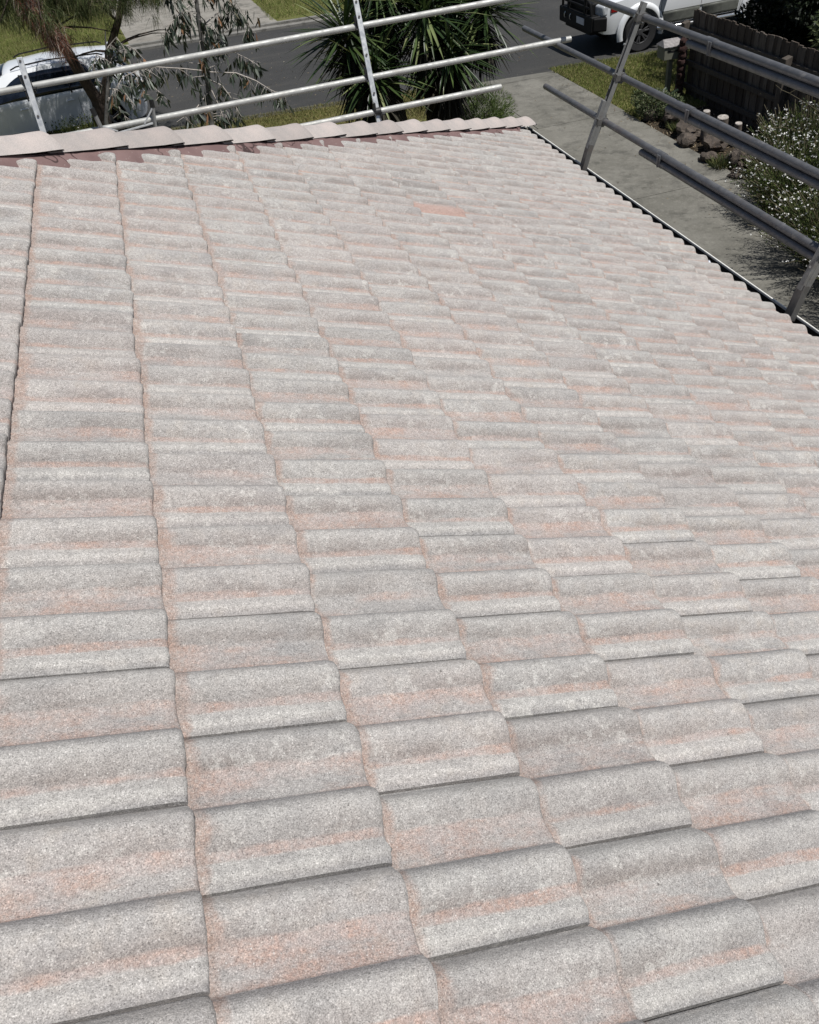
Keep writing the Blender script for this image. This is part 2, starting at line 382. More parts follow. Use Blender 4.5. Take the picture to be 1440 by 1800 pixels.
# ================================================================== HOUSE
PITCH = R(22.877); CP, SP, TP = math.cos(PITCH), math.sin(PITCH), math.tan(PITCH)
E = 0.3173; HY = 3.065
XE = 13*E*CP; ZE = -13*E*SP; HK = HY+.265; YC = HK+XE         # eave edge and far corner
house = tag(empty('house', (XE, YC, G)), 'house under the pinkish grey tiled hip roof filling the foreground', 'house')
def hchild(o): o.parent = house; o.matrix_parent_inverse = Matrix.Translation(-Vector((XE, YC, G))); return o

T = .026
_ps = np.array([0, .0006, .005, .012, .021, .032, .045, .058, .070, .080, .088, .096, .110, .130, .147, .151, .157, .166, .178, .191, .205, .218, .229, .238, .246, .258, .267, .2735, .279, .2938, .2944])
_ph = np.array([-.026, -.0060, -.0025, .0055, .0150, .0225, .0255, .0230, .0155, .0070, .0018, -.0008, -.0018, -.0012, .0005, .0020, .0100, .0195, .0262, .0280, .0250, .0175, .0085, .0022, .0008, .0018, .0036, .0038, .0016, -.0085, -.028])
_pt = np.array([-.05, 0.0, .06, .13, .20, .26, .298, .309, .3145, .3173, .3180, .3182, .3182])
_pd = np.array([0, 0, 0, 0, 0, 0, 0, -.0010, -.0035, -.0080, -.0145, -.024, -.040])
def make_tiles(name, i0, i1, vlo, vhi, frame, keep, lod=0, special=None, hipk=None):
    """tiles of courses i0..i1 (0 at the origin course line, growing downslope); frame maps (a, y, h) to world"""
    ps, ph, pt, pd = _ps, _ph, _pt, _pd
    if lod: 
        ii = [0, 1, 4, 6, 9, 11, 14, 17, 19, 23, 26, 30]; ps, ph = ps[ii], ph[ii]; jj = [0, 1, 9, 12]; pt, pd = pt[jj], pd[jj]
    ns, nt = len(ps), len(pt); pt0, pd0 = pt, pd
    assert len(_ps) == len(_ph)
    ptd = np.concatenate([np.linspace(-.05, .296, 36), _pt[7:]]); pdd = np.concatenate([np.zeros(36), _pd[7:]])
    VV, FF, UU, CC = [], [], [], []; base = 0
    gi, gj = np.meshgrid(np.arange(nt), np.arange(ns), indexing='ij')
    f = np.stack([(gi*ns+gj)[:-1, :-1].ravel(), (gi*ns+gj)[1:, :-1].ravel(), (gi*ns+gj)[1:, 1:].ravel(), (gi*ns+gj)[:-1, 1:].ravel()], 1)
    for i in range(i0, i1+1):
        off = 0 if (i % 2) else 1
        k = int(math.floor((vlo-off)/2)); cj = rng.normal(0, .0012)
        while 2*k+off < vhi:
            v0 = 2*k+off; k += 1
            pt, pd = pt0, pd0
            if hipk is not None:
                xm = (i-.5)*E*CP
                if hipk+xm+v0*.15 < .62: pt, pd = ptd, pdd
            nt = len(pt); gi, gj = np.meshgrid(np.arange(nt), np.arange(ns), indexing='ij'); g_ = gi*ns+gj
            f = np.stack([g_[:-1, :-1].ravel(), g_[1:, :-1].ravel(), g_[1:, 1:].ravel(), g_[:-1, 1:].ravel()], 1)
            s = ps[None, :]; t = pt[:, None]
            ja, jy, jr = rng.normal(0, .0022), rng.normal(0, .0009), rng.normal(0, .004)
            lift = abs(rng.normal(0, .0015)); tw = rng.normal(0, .006)
            h = ph[None, :]*(1.0)+T*np.clip(t/.318, -.1, 1)+pd[:, None]+lift+tw*(s-.15)*(t/.318)
            # crushed rounded end of each roll
            if not lod: h = h-.0035*np.clip((t-.290)/.028, 0, 1)**2*np.clip(ph[None, :]/.03, 0, 1)
            a = (i-1)*E+t+ja+jr*(s-.15)+cj+0*s
            # the butt runs slightly back at the pans and is chipped
            wav = .004*np.sin((s*1.0+v0*.37)*60)+.003*np.sin(s*23+v0*2.1+i)
            a = a+np.where(t > .28, 1, 0)*(wav*.2)
            y = -(v0*.15+s)+jy+jr*(t-.15)*.5+0*t
            if not lod:
                h = h+rng.normal(0, .00035, h.shape); a = a+np.where(t > .28, rng.normal(0, .0009, h.shape), 0)
                y = y+np.where(s > .308, rng.normal(0, .0006, (nt, 1)), 0)
            X, Y, Z = frame(a, y, h-.030)
            if hipk is not None:
                dp = (hipk+X-Y)*.7071; Z = Z-np.clip((.040-dp)/.040, 0, 2.5)**2*.020
            V = np.stack([X.ravel(), Y.ravel(), Z.ravel()], 1)
            kk = keep(V[f].mean(1))
            if not kk.any(): continue
            VV.append(V); FF.append(f[kk]+base); base += len(V)
            UU.append(np.stack([np.broadcast_to(s/.3125, h.shape).ravel(), np.broadcast_to(np.clip(t/.318, 0, 1), h.shape).ravel()], 1))
            r = rng.random(3); al = 0.0
            cc = np.tile(np.array([r[0], r[1], r[2], 0.0]), (len(V), 1))
            if special and (i, v0) in special:
                cc[:, 3] = np.broadcast_to(((s > special[(i, v0)][0]) & (s < special[(i, v0)][1])).astype(float), h.shape).ravel()
            CC.append(cc)
    V = np.concatenate(VV); F = np.concatenate(FF); U = np.concatenate(UU); C = np.concatenate(CC)
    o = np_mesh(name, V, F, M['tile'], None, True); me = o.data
    li = np.empty(len(me.loops), dtype=np.int32); me.loops.foreach_get('vertex_index', li)
    uvl = me.uv_layers.new(name='tile'); uvl.data.foreach_set('uv', U[li].astype(np.float32).ravel())
    ca = me.color_attributes.new('rnd', 'FLOAT_COLOR', 'POINT'); ca.data.foreach_set('color', C.astype(np.float32).ravel())
    me.set_sharp_from_angle(angle=R(50))
    return o
def fr_main(a, y, h): h = h+.004; return a*CP+h*SP, y+0*a, -a*SP+h*CP
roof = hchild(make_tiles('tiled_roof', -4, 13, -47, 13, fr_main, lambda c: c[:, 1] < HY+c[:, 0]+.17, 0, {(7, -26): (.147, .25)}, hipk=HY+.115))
tag(roof, 'weathered pinkish grey concrete tiles in overlapping courses')
# upper courses, the ridge and the other three slopes (coarser)
RX = -3.6; RZ = -RX*TP; YR = HK+RX          # ridge end point (hip top)
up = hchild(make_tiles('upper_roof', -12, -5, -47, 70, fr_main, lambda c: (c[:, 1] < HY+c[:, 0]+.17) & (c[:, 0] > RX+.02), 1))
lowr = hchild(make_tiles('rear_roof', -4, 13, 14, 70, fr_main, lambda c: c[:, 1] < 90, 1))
HW = XE-RX; XCEN = RX
def fr_far(a, y, h):   # slope facing +Y, courses parallel to X
    d = a*CP+h*SP          # horizontal distance measured like x on the main slope
    return XCEN+y, HK+d, -a*SP+h*CP
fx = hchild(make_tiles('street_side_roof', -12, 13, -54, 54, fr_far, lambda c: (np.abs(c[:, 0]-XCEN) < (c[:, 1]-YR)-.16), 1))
def fr_back(a, y, h):
    return 2*XCEN-(a*CP+h*SP), y+0*a, -a*SP+h*CP
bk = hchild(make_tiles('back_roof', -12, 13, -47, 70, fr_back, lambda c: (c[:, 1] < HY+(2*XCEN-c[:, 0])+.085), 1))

# underlay closing the roof
b = MB(); dz = -.075
b.add([(XE, YC, ZE+dz), (RX, YR, RZ+dz), (RX, -10.6, RZ+dz), (XE, -10.6, ZE+dz), (2*RX-XE, YC, ZE+dz), (2*RX-XE, -10.6, ZE+dz)],
      [(0, 1, 2, 3), (0, 4, 1), (4, 5, 2, 1), (3, 2, 5)])
hchild(b.build('roof_underlay', M['gutter_in']))
# walls, eaves
b = MB(); wx0, wx1, wy0, wy1 = 2*RX-XE+.45, XE-.45, -10.2, YC-.45
b.box(((wx0+wx1)/2, (wy0+wy1)/2, (G+ZE-.22)/2), (wx1-wx0, wy1-wy0, ZE-.22-G)); hchild(b.build('wall', M['brick']))
b = MB(); b.box(((wx0+wx1)/2, (wy0+wy1)/2, ZE-.205), (wx1-wx0+.84, wy1-wy0+.84, .02)); hchild(b.build('eaves_lining', M['fascia']))
b = MB()
b.box((XE-.012, (YC-10.6)/2, ZE-.14), (.025, YC+10.6, .18)); b.box((RX, YC-.012, ZE-.14), (2*HW-.03, .025, .18))
hchild(b.build('fascia', M['fascia']))
# windows hidden on the wall below the eaves on the driveway side
for yy in (4.9, .6, -4.5):
    b = MB(); b.box((wx1+.01, yy, -2.95), (.06, 1.8, 1.2)); f_ = hchild(bevel(b.build('window', M['fascia']), .01))
    b = MB(); b.box((wx1+.085, yy, -2.95), (.03, 1.66, 1.06)); p_ = b.build('pane', M['black_cap']); p_.parent = f_; 
# gutter: quad profile extruded along the two eaves
def gutter(pts, a, bb, mat, name, out):
    m = MB(); n = len(pts); a = Vector(a); bb = Vector(bb); out = Vector(out)
    va = [a+out*p[0]+Vector((0, 0, p[1])) for p in pts]; vb = [bb+out*p[0]+Vector((0, 0, p[1])) for p in pts]
    m.add(va+vb, [(i, i+1, n+i+1, n+i) for i in range(n-1)]+[tuple(range(n))])
    return hchild(m.build(name, mat))
prof_in = [(0.002, -.06), (.004, -.158), (.108, -.158), (.133, -.150), (.137, -.078), (.1385, -.078), (.1385, -.153), (.110, -.162), (0.0, -.162), (0.0, -.06)]
gx = XE+.016
def strip(prof, a, bb, out, name, mat):
    m = MB(); n = len(prof); a = Vector(a); bb = Vector(bb); out = Vector(out)
    va = [a+out*p[0]+Vector((0, 0, p[1])) for p in prof]; vb = [bb+out*p[0]+Vector((0, 0, p[1])) for p in prof]
    m.add(va+vb, [(i, (i+1) % n, n+(i+1) % n, n+i) for i in range(n)]+[tuple(range(n)), tuple(range(n, 2*n))[::-1]])
    return hchild(m.build(name, mat))
g1 = strip(prof_in, (gx, YC+.14, ZE), (gx, -10.6, ZE), (1, 0, 0), 'gutter', M['gutter_in'])
tag(g1, 'dark open gutter with a thin pale front lip along the driveway side')
lip = [(.1330, -.086), (.1330, -.0745), (.1350, -.0705), (.1410, -.0705), (.1440, -.0755), (.1435, -.090), (.1400, -.090)]
l1 = strip(lip, (gx, YC+.145, ZE), (gx, -10.6, ZE), (1, 0, 0), 'gutter_lip', M['gutter_lip'])
g2 = strip(prof_in, (gx+.13, YC+.012, ZE), (2*RX-XE, YC+.012, ZE), (0, 1, 0), 'gutter', M['gutter_in'])
l2 = strip(lip, (gx+.14, YC+.012, ZE), (2*RX-XE, YC+.012, ZE), (0, 1, 0), 'gutter_lip', M['gutter_lip'])

# hip line: caps and bedding
def hipframe(top, bot, side):
    D = (Vector(bot)-Vector(top)); L = D.length; D.normalize(); Sv = Vector(side).normalized(); return Vector(top), D, Sv, L
def cap_mesh(L=.45, wl=.117, hgt=.064, flare=1.06):
    sec = [(-1.0, .0), (-.80, .32), (-.56, .64), (-.32, .87), (-.12, .975), (0, 1.0), (.12, .975), (.32, .87), (.56, .64), (.80, .32), (1.0, .0)]
    th = .018; st = [(0, .93, 0), (.10, .95, 0), (.30, 1.0, .0), (L-.05, flare-.01, .004), (L-.015, flare, .005), (L-.004, flare-.02, .003), (L, flare-.055, -.002)]
    vs, fs = [], []; n = len(sec)
    for x, k, dzz in st:
        for u, hh in sec: vs.append((x, u*wl*k, hh*hgt*k+dzz))
    m = len(st)
    for i in range(m-1):
        for j in range(n-1): fs.append((i*n+j, i*n+j+1, (i+1)*n+j+1, (i+1)*n+j))
    b0 = len(vs)
    for x, k, dzz in (st[0], st[-1]):
        for u, hh in sec: vs.append((x, u*(wl*k-th), hh*(hgt*k-th)+dzz-.002))
    for j in range(n-1): fs.append((b0+j+1, b0+j, b0+n+j, b0+n+j+1))
    e = (m-1)*n
    for j in range(n-1): fs.append((e+j, e+j+1, b0+n+j+1, b0+n+j)); fs.append((j+1, j, b0+j, b0+j+1))
    fs.append((0, b0, b0+n, e)); 
    for i in range(0, 0): pass
    fs.append((n-1, e+n-1, b0+n+n-1, b0+n-1))
    me = bpy.data.meshes.new('ridge_cap'); me.from_pydata(vs, [], fs); me.update(); me.materials.append(M['cap'])
    me.polygons.foreach_set('use_smooth', np.ones(len(me.polygons), dtype=bool)); me.set_sharp_from_angle(angle=R(35))
    return me
capme = cap_mesh()
def lay_caps(top, bot, side, parent, lift, step=.3835, first=0, maxn=99):
    A, D, Sv, L = hipframe(top, bot, side); N = D.cross(Sv)
    if N.z < 0: N = -N; 
    n = 0; d = first
    while d < L-.02 and n < maxn:
        o = bpy.data.objects.new('ridge_cap', capme); COL.objects.link(o)
        m = Matrix((D, Sv, N)).transposed().to_4x4()
        tilt = Matrix.Rotation(R(-1.5+random.uniform(-.4, .4)), 4, 'Y') @ Matrix.Rotation(R(random.uniform(-.9, .9)), 4, 'Z') @ Matrix.Rotation(R(random.uniform(-1.6, 1.6)), 4, 'X')
        p = A+D*d+N*(lift+random.uniform(-.003, .003)+.014)+Sv*random.uniform(-.004, .004)
        o.parent = parent; o.matrix_parent_inverse = Matrix.Translation(-Vector((XE, YC, G)))
        o.matrix_basis = Matrix.Translation(p) @ m @ tilt
        d += step; n += 1
def bedding(top, bot, side, name, lift, both=True):
    A, D, Sv, L = hipframe(top, bot, side); n = int(L/.05); VV = []; FF = []
    drop = TP*.7071
    prof = [(.080, -.004), (.100, -.006), (.107, -.011), (.119, -.020), (.134, -.134*drop+.010), (.155, -.155*drop-.005), (.180, -.180*drop-.034)]
    sides = (1, -1) if both else (1,)
    b = MB()
    for sg in sides:
        b0 = len(b.v); m = len(prof)
        for i in range(n+1):
            q = L*i/n; wob = .006*math.sin(q*7)+.004*math.sin(q*19+1)
            for k, (u, z) in enumerate(prof):
                rr = random.gauss(0, .0012); f_ = k/(m-1)
                p = A+D*q+Sv*sg*(u+wob*f_+rr)+Vector((0, 0, z+rr+wob*.25))
                b.v.append(tuple(p))
        for i in range(n):
            for k in range(m-1): b.f.append((b0+i*m+k, b0+i*m+k+1, b0+(i+1)*m+k+1, b0+(i+1)*m+k))
    return hchild(b.build(name, M['mortar'], None, True))
hip_top = (RX, YR, RZ); hip_bot = (XE-.16, YC-.16, ZE+.16*TP)
capgrp = hchild(empty('hip_capping')) if False else None
bd = bedding(hip_top, hip_bot, (1, -1, 0), 'mortar_bedding', .030)
tag(bd, 'purplish brown cracked pointing under the pale hip caps')
Lh = (Vector(hip_bot)-Vector(hip_top)).length; nc = int(Lh/.3835); first = Lh-nc*.3835-.035
lay_caps(hip_top, hip_bot, (1, -1, 0), house, -.020, first=max(first, 0))
hb2 = (2*RX-XE-.02, YC+.02, ZE)
bedding(hip_top, hb2, (-1, -1, 0), 'mortar_bedding', .030); lay_caps(hip_top, hb2, (-1, -1, 0), house, -.020)
lay_caps((RX, -10.6, RZ+.02), (RX, YR, RZ+.02), (1, 0, 0), house, .03)
# end piece closing the bedding at the corner
b = MB(); A = Vector(hip_bot); D = (A-Vector(hip_top)).normalized(); Sv = Vector((1, -1, 0)).normalized()
q = A-D*.03
secm = [(-.15, -.06), (-.104, .018), (-.05, .050), (0, .060), (.05, .050), (.104, .018), (.15, -.06)]
b.add([q+Sv*u+Vector((0, 0, z)) for u, z in secm]+[q-D*.06+Sv*u+Vector((0, 0, z)) for u, z in secm], [tuple(range(7)), tuple(range(7, 14))[::-1]]+[(i, i+1, i+8, i+7) for i in range(6)])
hchild(b.build('mortar_bedding', M['mortar']))
# little scrap in the gutter
b = MB(); b.add([(0, 0, 0), (.028, .006, .004), (.034, .052, .012), (.004, .044, .002), (.012, .02, .014), (.026, .03, .020)], [(0, 1, 4), (1, 5, 4), (1, 2, 5), (2, 3, 5), (3, 4, 5), (3, 0, 4)])
o = b.build('plastic_scrap', simple('white_plastic', (.6, .62, .68), .4), None, loc=(3.885, 3.93, -1.70)); bevel(o, .001)
tag(o, 'small white plastic scrap lying in the dark gutter', 'litter')

# ================================================================== SCAFFOLD RAILS
def coupler(m, c, axis):      # saddle clamp round a tube with bolt and flap
    c = Vector(c); a = Vector(axis)
    m.tube([c-a*.026, c+a*.026], .034, 12)
    side = a.cross(Vector((0, 0, 1))).normalized()
    m.box(c-side*.045, (.05, .05, .045)); m.tube([c-side*.03+Vector((0, 0, .015)), c-side*.03+Vector((0, 0, .075))], .008, 6)
    m.tube([c-side*.03+Vector((0, 0, .055)), c-side*.03+Vector((0, 0, .070))], .015, 6)
def channel(m, a, b_, w_, d_, face):   # open C section, web towards -face
    a = Vector(a); b_ = Vector(b_); d = (b_-a).normalized(); f = Vector(face); f = (f-d*f.dot(d)).normalized(); s_ = d.cross(f)
    for cen, ww, dd in ((f*(-d_/2), w_, .005), (s_*(w_/2-.0025), .005, d_), (s_*(-w_/2+.0025), .005, d_)):
        m2 = Matrix((s_, d, f)).transposed(); m.box((a+b_)/2+cen, (ww, (b_-a).length, dd), m2)
def hook(m, c, out):          # curved retaining hook / wedge
    c = Vector(c); o_ = Vector(out)
    pts = [c+Vector((0, 0, -.045))+o_*.0, c+Vector((0, 0, -.06))+o_*.06, c+Vector((0, 0, -.02))+o_*.11, c+Vector((0, 0, .03))+o_*.10, c+Vector((0, 0, .05))+o_*.05]
    m.tube(pts, .011, 8)

gr = tag(empty('guard_rail', (3.93, 6.0, -1.67)), 'dark weathered scaffold guard rail of doubled tubes along the driveway gutter', 'guard rail')
def grc(o, g): o.parent = g; o.matrix_parent_inverse = Matrix.Translation(-g.location); return o
levels = [(4.10, -1.318), (4.25, -1.00), (4.40, -.585)]
spans = [(7.18, -3.2), (8.05, -3.2), (8.6, -3.2)]
for (x, z), (ya, yb) in zip(levels, spans):
    b = MB(); b.tube([(x, ya, z), (x, (ya+yb)/2, z-.004), (x, yb, z)], .0262, 16)
    b.tube([(x, ya+.001, z), (x, ya-.02, z)], .0248, 16)
    grc(b.build('rail', M['galv_dark'], None, True), gr)
for (x, z), ya in zip(levels, (5.30, 5.22, 5.27)):
    b = MB(); b.tube([(x-.012, ya, z-.056), (x-.004, -3.0, z-.054)], .0262, 16)
    r_ = grc(b.build('rail', M['galv_dark'], None, True), gr)
    b = MB(); yc = ya-.30
    b.tube([(x, yc-.035, z), (x, yc+.085, z)], .029, 12); b.tube([(x-.012, yc-.03, z-.056), (x-.012, yc+.03, z-.056)], .0285, 12)
    b.box((x-.034, yc, z-.03), (.010, .045, .085)); b.tube([(x-.04, yc, z+.01), (x-.04, yc, z-.075)], .007, 6)
    grc(b.build('clamp', M['galv_dark'], None, True), gr)
for y in (5.97, 3.075):
    b = MB()
    p0 = Vector((3.915, y, -1.70)); p1 = Vector((3.985, y+.01, -1.515)); p2 = Vector((4.405, y+.02, -.485))
    channel(b, p0, p1+Vector((0, 0, .03)), .062, .042, (1, 0, -.3))
    post = grc(bevel(b.build('post', M['clamp']), .002), gr)
    b = MB(); channel(b, p1-Vector((.012, 0, .03)), p2, .050, .036, (-1, 0, .3))
    b.bar(p1+Vector((-.025, 0, .0)), p1+Vector((.11, 0, .36)), .040, .03)
    up_ = bevel(b.build('upright', M['channel_dark']), .0015); up_.parent = post; up_.matrix_parent_inverse = Matrix.Translation(-gr.location)@Matrix.Identity(4)
    up_.matrix_parent_inverse = Matrix.Identity(4)
    for (x, z) in levels:
        b = MB(); coupler(b, (x, y+.01, z), (0, 1, 0)); hook(b, (x-.01, y+.045, z), (.55, .3, 0)); b.tube([(x-.065, y-.02, z+.03), (x-.085, y-.02, z+.045)], .011, 6)
        c_ = b.build('clamp', M['clamp'], None, True); c_.parent = post
    for f_ in (.12, .3, .52, .72, .9):
        b = MB(); q = p1.lerp(p2, f_); b.tube([q+Vector((-.024, 0, .01)), q+Vector((-.040, 0, .016))], .008, 8)
        bb_ = b.build('bolt', M['bolt'], None, True); bb_.parent = post
gf = tag(empty('guard_rail', (2.42, 7.0, -1.35)), 'bright galvanised three tube scaffold guard rail across the street side of the roof', 'guard rail')
flev = [(7.08, -1.215), (7.25, -.97), (7.40, -.585)]
fsp = [(.35, 3.61), (-.65, 4.38), (-7.5, 4.36)]
for (y, z), (xa, xb) in zip(flev, fsp):
    if xa < 0 or True:
        xa = {0: -7.0, 1: -7.0, 2: -7.5}[flev.index((y, z))]
    b = MB(); b.tube([(xa, y, z), ((xa+xb)/2, y, z-.006), (xb, y, z)], .0262, 16); b.tube([(xb-.03, y, z), (xb+.001, y, z)], .0246, 16)
    grc(b.build('rail', M['galv'], None, True), gf)
for x in (2.42, -.42, -3.27, -6.12):
    b = MB(); p0 = Vector((x, 6.985, -1.62)); p1 = Vector((x, 7.03, -1.45)); p2 = Vector((x, 7.45, -.375))
    b.bar(p0, p1+Vector((0, 0, .03)), .06, .035); post = grc(bevel(b.build('post', M['clamp']), .002), gf)
    b = MB(); b.bar(p1-Vector((0, .03, .03)), p2-Vector((0, .03, 0)), .046, .026, Vector((0, 1, 0)))
    up_ = bevel(b.build('upright', M['channel']), .003); up_.parent = post
    for f_ in (.35, .62, .88, .98):
        b = MB(); q = p1.lerp(p2, f_); b.tube([q+Vector((0, -.044, 0)), q+Vector((0, -.052, .001))], .010, 8)
        bb_ = b.build('bolt', M['clamp'], None, True); bb_.parent = post
    for (y, z) in flev:
        b = MB(); b.tube([(x-.03, y, z), (x+.03, y, z)], .033, 12); b.box((x-.028, y-.01, z+.045), (.02, .045, .07)); b.box((x+.028, y-.01, z-.03), (.02, .045, .05))
        b.tube([(x+.03, y-.05, z-.015), (x+.055, y-.055, z-.015)], .011, 6); b.tube([(x-.03, y-.05, z-.015), (x-.045, y-.055, z-.015)], .011, 6)
        c_ = b.build('clamp', M['black_steel'], None, True); c_.parent = post
# folded bracket below the far rails
br = tag(empty('scaffold_bracket', (.25, 7.2, -1.5)), 'flat galvanised bracket frame with two stubs behind the far hip caps', 'bracket')
for a_, c_, ww in (((.02, 7.2, -.80), (.085, 7.16, -1.20), .034), ((.51, 7.2, -.82), (.45, 7.16, -1.25), .026)):
    b = MB(); b.bar(a_, c_, ww, .02); grc(bevel(b.build('stub', M['channel_dark']), .002), br)
    b = MB(); b.bar(Vector(a_)+Vector((-.002, 0, .012)), Vector(a_)-(Vector(a_)-Vector(c_)).normalized()*.05, ww+.006, .026); grc(bevel(b.build('end_cap', M['black_cap']), .002), br)
b = MB(); b.bar((.085, 7.16, -1.01), (.47, 7.18, -.985), .03, .012); b.bar((.06, 7.15, -.93), (.17, 7.16, -.99), .012, .012); b.bar((.40, 7.17, -.975), (.50, 7.19, -.87), .010, .012)
grc(bevel(b.build('arm', M['channel']), .002), br)
b = MB(); b.box((.25, 7.10, -1.30), (.5, .06, .22)); grc(bevel(b.build('wall_plate', M['channel_dark']), .004), br)

#PART2
# ================================================================== FENCE, LETTERBOX, GARDEN
def timber(name, a, b_, rough=.85):
    t = NT(name); P = t.obj(); g = t.geo()
    c = t.ramp(g.outputs['Random Per Island'], [(0, tuple(x*.7 for x in a)), (.5, a), (1, b_)])
    c = t.mix(1.0, c, t.ramp(t.noise(P, 9, 5, .7, (6, 6, .5)), [(.3, .55), (.7, 1.4)]), 'MULTIPLY')
    t.bump(t.noise(P, 12, 4, .7, (6, 6, .4)), .5, .01)
    return t.set(c, rough, 0, .2)
M['paling'] = timber('weathered_paling', (.085, .068, .056), (.14, .118, .10))
M['rail_wood'] = timber('fence_rail_timber', (.10, .085, .072), (.13, .11, .095))
fence = tag(empty('paling_fence', (10.3, 11, G)), 'tall weathered timber paling fence beside the garden bed, its unlit side to the driveway', 'fence')
def ch(o, p): o.parent = p; o.matrix_parent_inverse = Matrix.Translation(-p.location); return o
b = MB(); y = 14.55
while y > -6:
    wd = .098+random.uniform(-.004, .004); tz = -2.76+random.uniform(-.018, .018)-(14.5-y)*.004
    x = 10.30+(.012 if int(y*10) % 2 else 0); z0 = G-.05
    top = tz+random.uniform(-.01, .01)
    b.add([(x, y-wd/2, z0), (x+.022, y-wd/2, z0), (x+.022, y+wd/2, z0), (x, y+wd/2, z0), (x, y-wd/2, tz), (x+.022, y-wd/2, tz), (x+.022, y+wd/2, top), (x, y+wd/2, top)],
          [(0, 3, 2, 1), (4, 5, 6, 7), (0, 1, 5, 4), (1, 2, 6, 5), (2, 3, 7, 6), (3, 0, 4, 7)])
    y -= .098+random.uniform(.0, .006)
ch(b.build('palings', M['paling']), fence)
for z in (-3.06, -3.62, -4.02):
    b = MB(); b.bar((10.265, 14.6, z), (10.265, -6, z-.06), .05, .085); ch(bevel(b.build('fence_rail', M['rail_wood']), .004), fence)
for i, y in enumerate((14.62, 11.62, 8.7, 5.8, 2.9, 0, -2.9, -5.8)):
    b = MB(); zt = -2.96
    b.add([(10.12, y-.06, G-.1), (10.24, y-.06, G-.1), (10.24, y+.06, G-.1), (10.12, y+.06, G-.1), (10.12, y-.06, zt), (10.24, y-.06, zt+.03), (10.24, y+.06, zt+.03), (10.12, y+.06, zt)],
          [(0, 3, 2, 1), (4, 5, 6, 7), (0, 1, 5, 4), (1, 2, 6, 5), (2, 3, 7, 6), (3, 0, 4, 7)])
    ch(bevel(b.build('fence_post', M['rail_wood']), .006), fence)
# scalloped red-brown tree fern style stump at the fence end
b = MB()
for k in range(9):
    z = G+.06+k*.115; b.sphere((10.05+random.uniform(-.015, .015), 14.42, z), .070+.006*(k % 2), 9, 6, (1.1, 1, 1.05), .28)
o = b.build('trunk', simple('red_bark', (.030, .013, .011), .95, var=.4, scale=14, bump=.5), None, True)
pt = tag(empty('palm_stump', (10.05, 14.42, G)), 'dark red brown ringed trunk standing at the end of the paling fence', 'tree stump'); ch(o, pt)
# letterbox
M['lbox'] = simple('letterbox_green', (.135, .135, .105), .6, var=.18, scale=10); M['lbox_roof'] = simple('letterbox_roof', (.23, .215, .21), .7, var=.35, scale=22)
lb = tag(empty('letterbox', (9.95, 14.66, G), R(-4)), 'grey green pitched roof letterbox on a short post on the lawn', 'letterbox')
b = MB(); b.box((0, 0, .80), (.40, .30, .22)); bevel(b.build('box', M['lbox'], lb), .006)
b = MB(); w2, d2 = .225, .17
b.add([(-w2, -d2, .915), (w2, -d2, .915), (w2, d2, .915), (-w2, d2, .915), (-w2+.05, 0, 1.015), (w2-.03, 0, 1.015),
       (-w2, -d2, .903), (w2, -d2, .903), (w2, d2, .903), (-w2, d2, .903)],
      [(0, 1, 5, 4), (2, 3, 4, 5), (1, 2, 5), (3, 0, 4), (6, 9, 8, 7), (0, 6, 7, 1), (1, 7, 8, 2), (2, 8, 9, 3), (3, 9, 6, 0)])
bevel(b.build('roof', M['lbox_roof'], lb), .004)
b = MB(); b.box((.0, 0, .33), (.085, .085, .72)); bevel(b.build('post', M['lbox'], lb), .006)
for sx in (-.09, .10):
    b = MB(); b.box((sx, -.175, .905), (.07, .012, .018)); bevel(b.build('hinge', M['bolt'], lb), .002)
b = MB(); b.box((0, -.152, .83), (.26, .006, .03)); b.build('slot', M['black_cap'], lb)

# rocks
M['rock'] = NT('garden_rock')
def rockm():
    t = M['rock']; P = t.pos()
    c = t.mix(t.ramp(t.noise(P, 5, 5, .7), [(.35, 0.0), (.65, 1.0)]), (.065, .055, .048), (.15, .125, .105))
    c = t.mix(t.ramp(t.noise(P, 25, 4, .8), [(.55, 0.0), (.75, .8)]), c, (.28, .20, .14))
    t.bump(t.noise(P, 14, 5, .8), 1.0, .06); return t.set(c, .95, 0, .15)
M['rock'] = rockm()
def rock(p, r, label, sc=(1, 1, .7)):
    bm = bmesh.new(); bmesh.ops.create_icosphere(bm, subdivisions=3, radius=1)
    from mathutils import noise as mn
    off = Vector((random.random()*50, random.random()*50, 0))
    for v in bm.verts:
        n1 = mn.noise(v.co*1.4+off); n2 = mn.noise(v.co*4+off)
        v.co = v.co*(1+.40*n1+.32*n2+.10*mn.noise(v.co*10+off)); v.co = Vector((v.co.x*sc[0], v.co.y*sc[1], v.co.z*sc[2]))*r
    me = bpy.data.meshes.new('rock'); bm.to_mesh(me); bm.free(); me.materials.append(M['rock'])
    me.polygons.foreach_set('use_smooth', np.ones(len(me.polygons), dtype=bool)); me.set_sharp_from_angle(angle=R(28))
    o = bpy.data.objects.new('rock', me); COL.objects.link(o); o.location = p; o.rotation_euler = (0, 0, random.random()*6)
    tag(o, label, 'rock', 'rocks edging the garden bed'); return o
rock((9.22, 13.15, G+.14), 0.203, 'brown rounded rock right beside the small leafy bush')
rock((9.20, 12.55, G+.10), 0.234, 'largest pale flaky rock in the middle of the bed edge', (1.2, 1, .6))
rock((8.88, 12.15, G+.08), 0.156, 'low grey rock on the driveway edge in front of the largest pale rock')
rock((9.15, 11.75, G+.10), 0.187, 'jagged dark rock just nearer than the largest pale rock')
rock((8.80, 11.35, G+.06), 0.133, 'small mossy rock nearest the driveway between two jagged rocks')
rock((9.12, 10.95, G+.10), 0.211, 'jagged grey rock nearest the white flowering shrubs', (1.1, 1, .7))
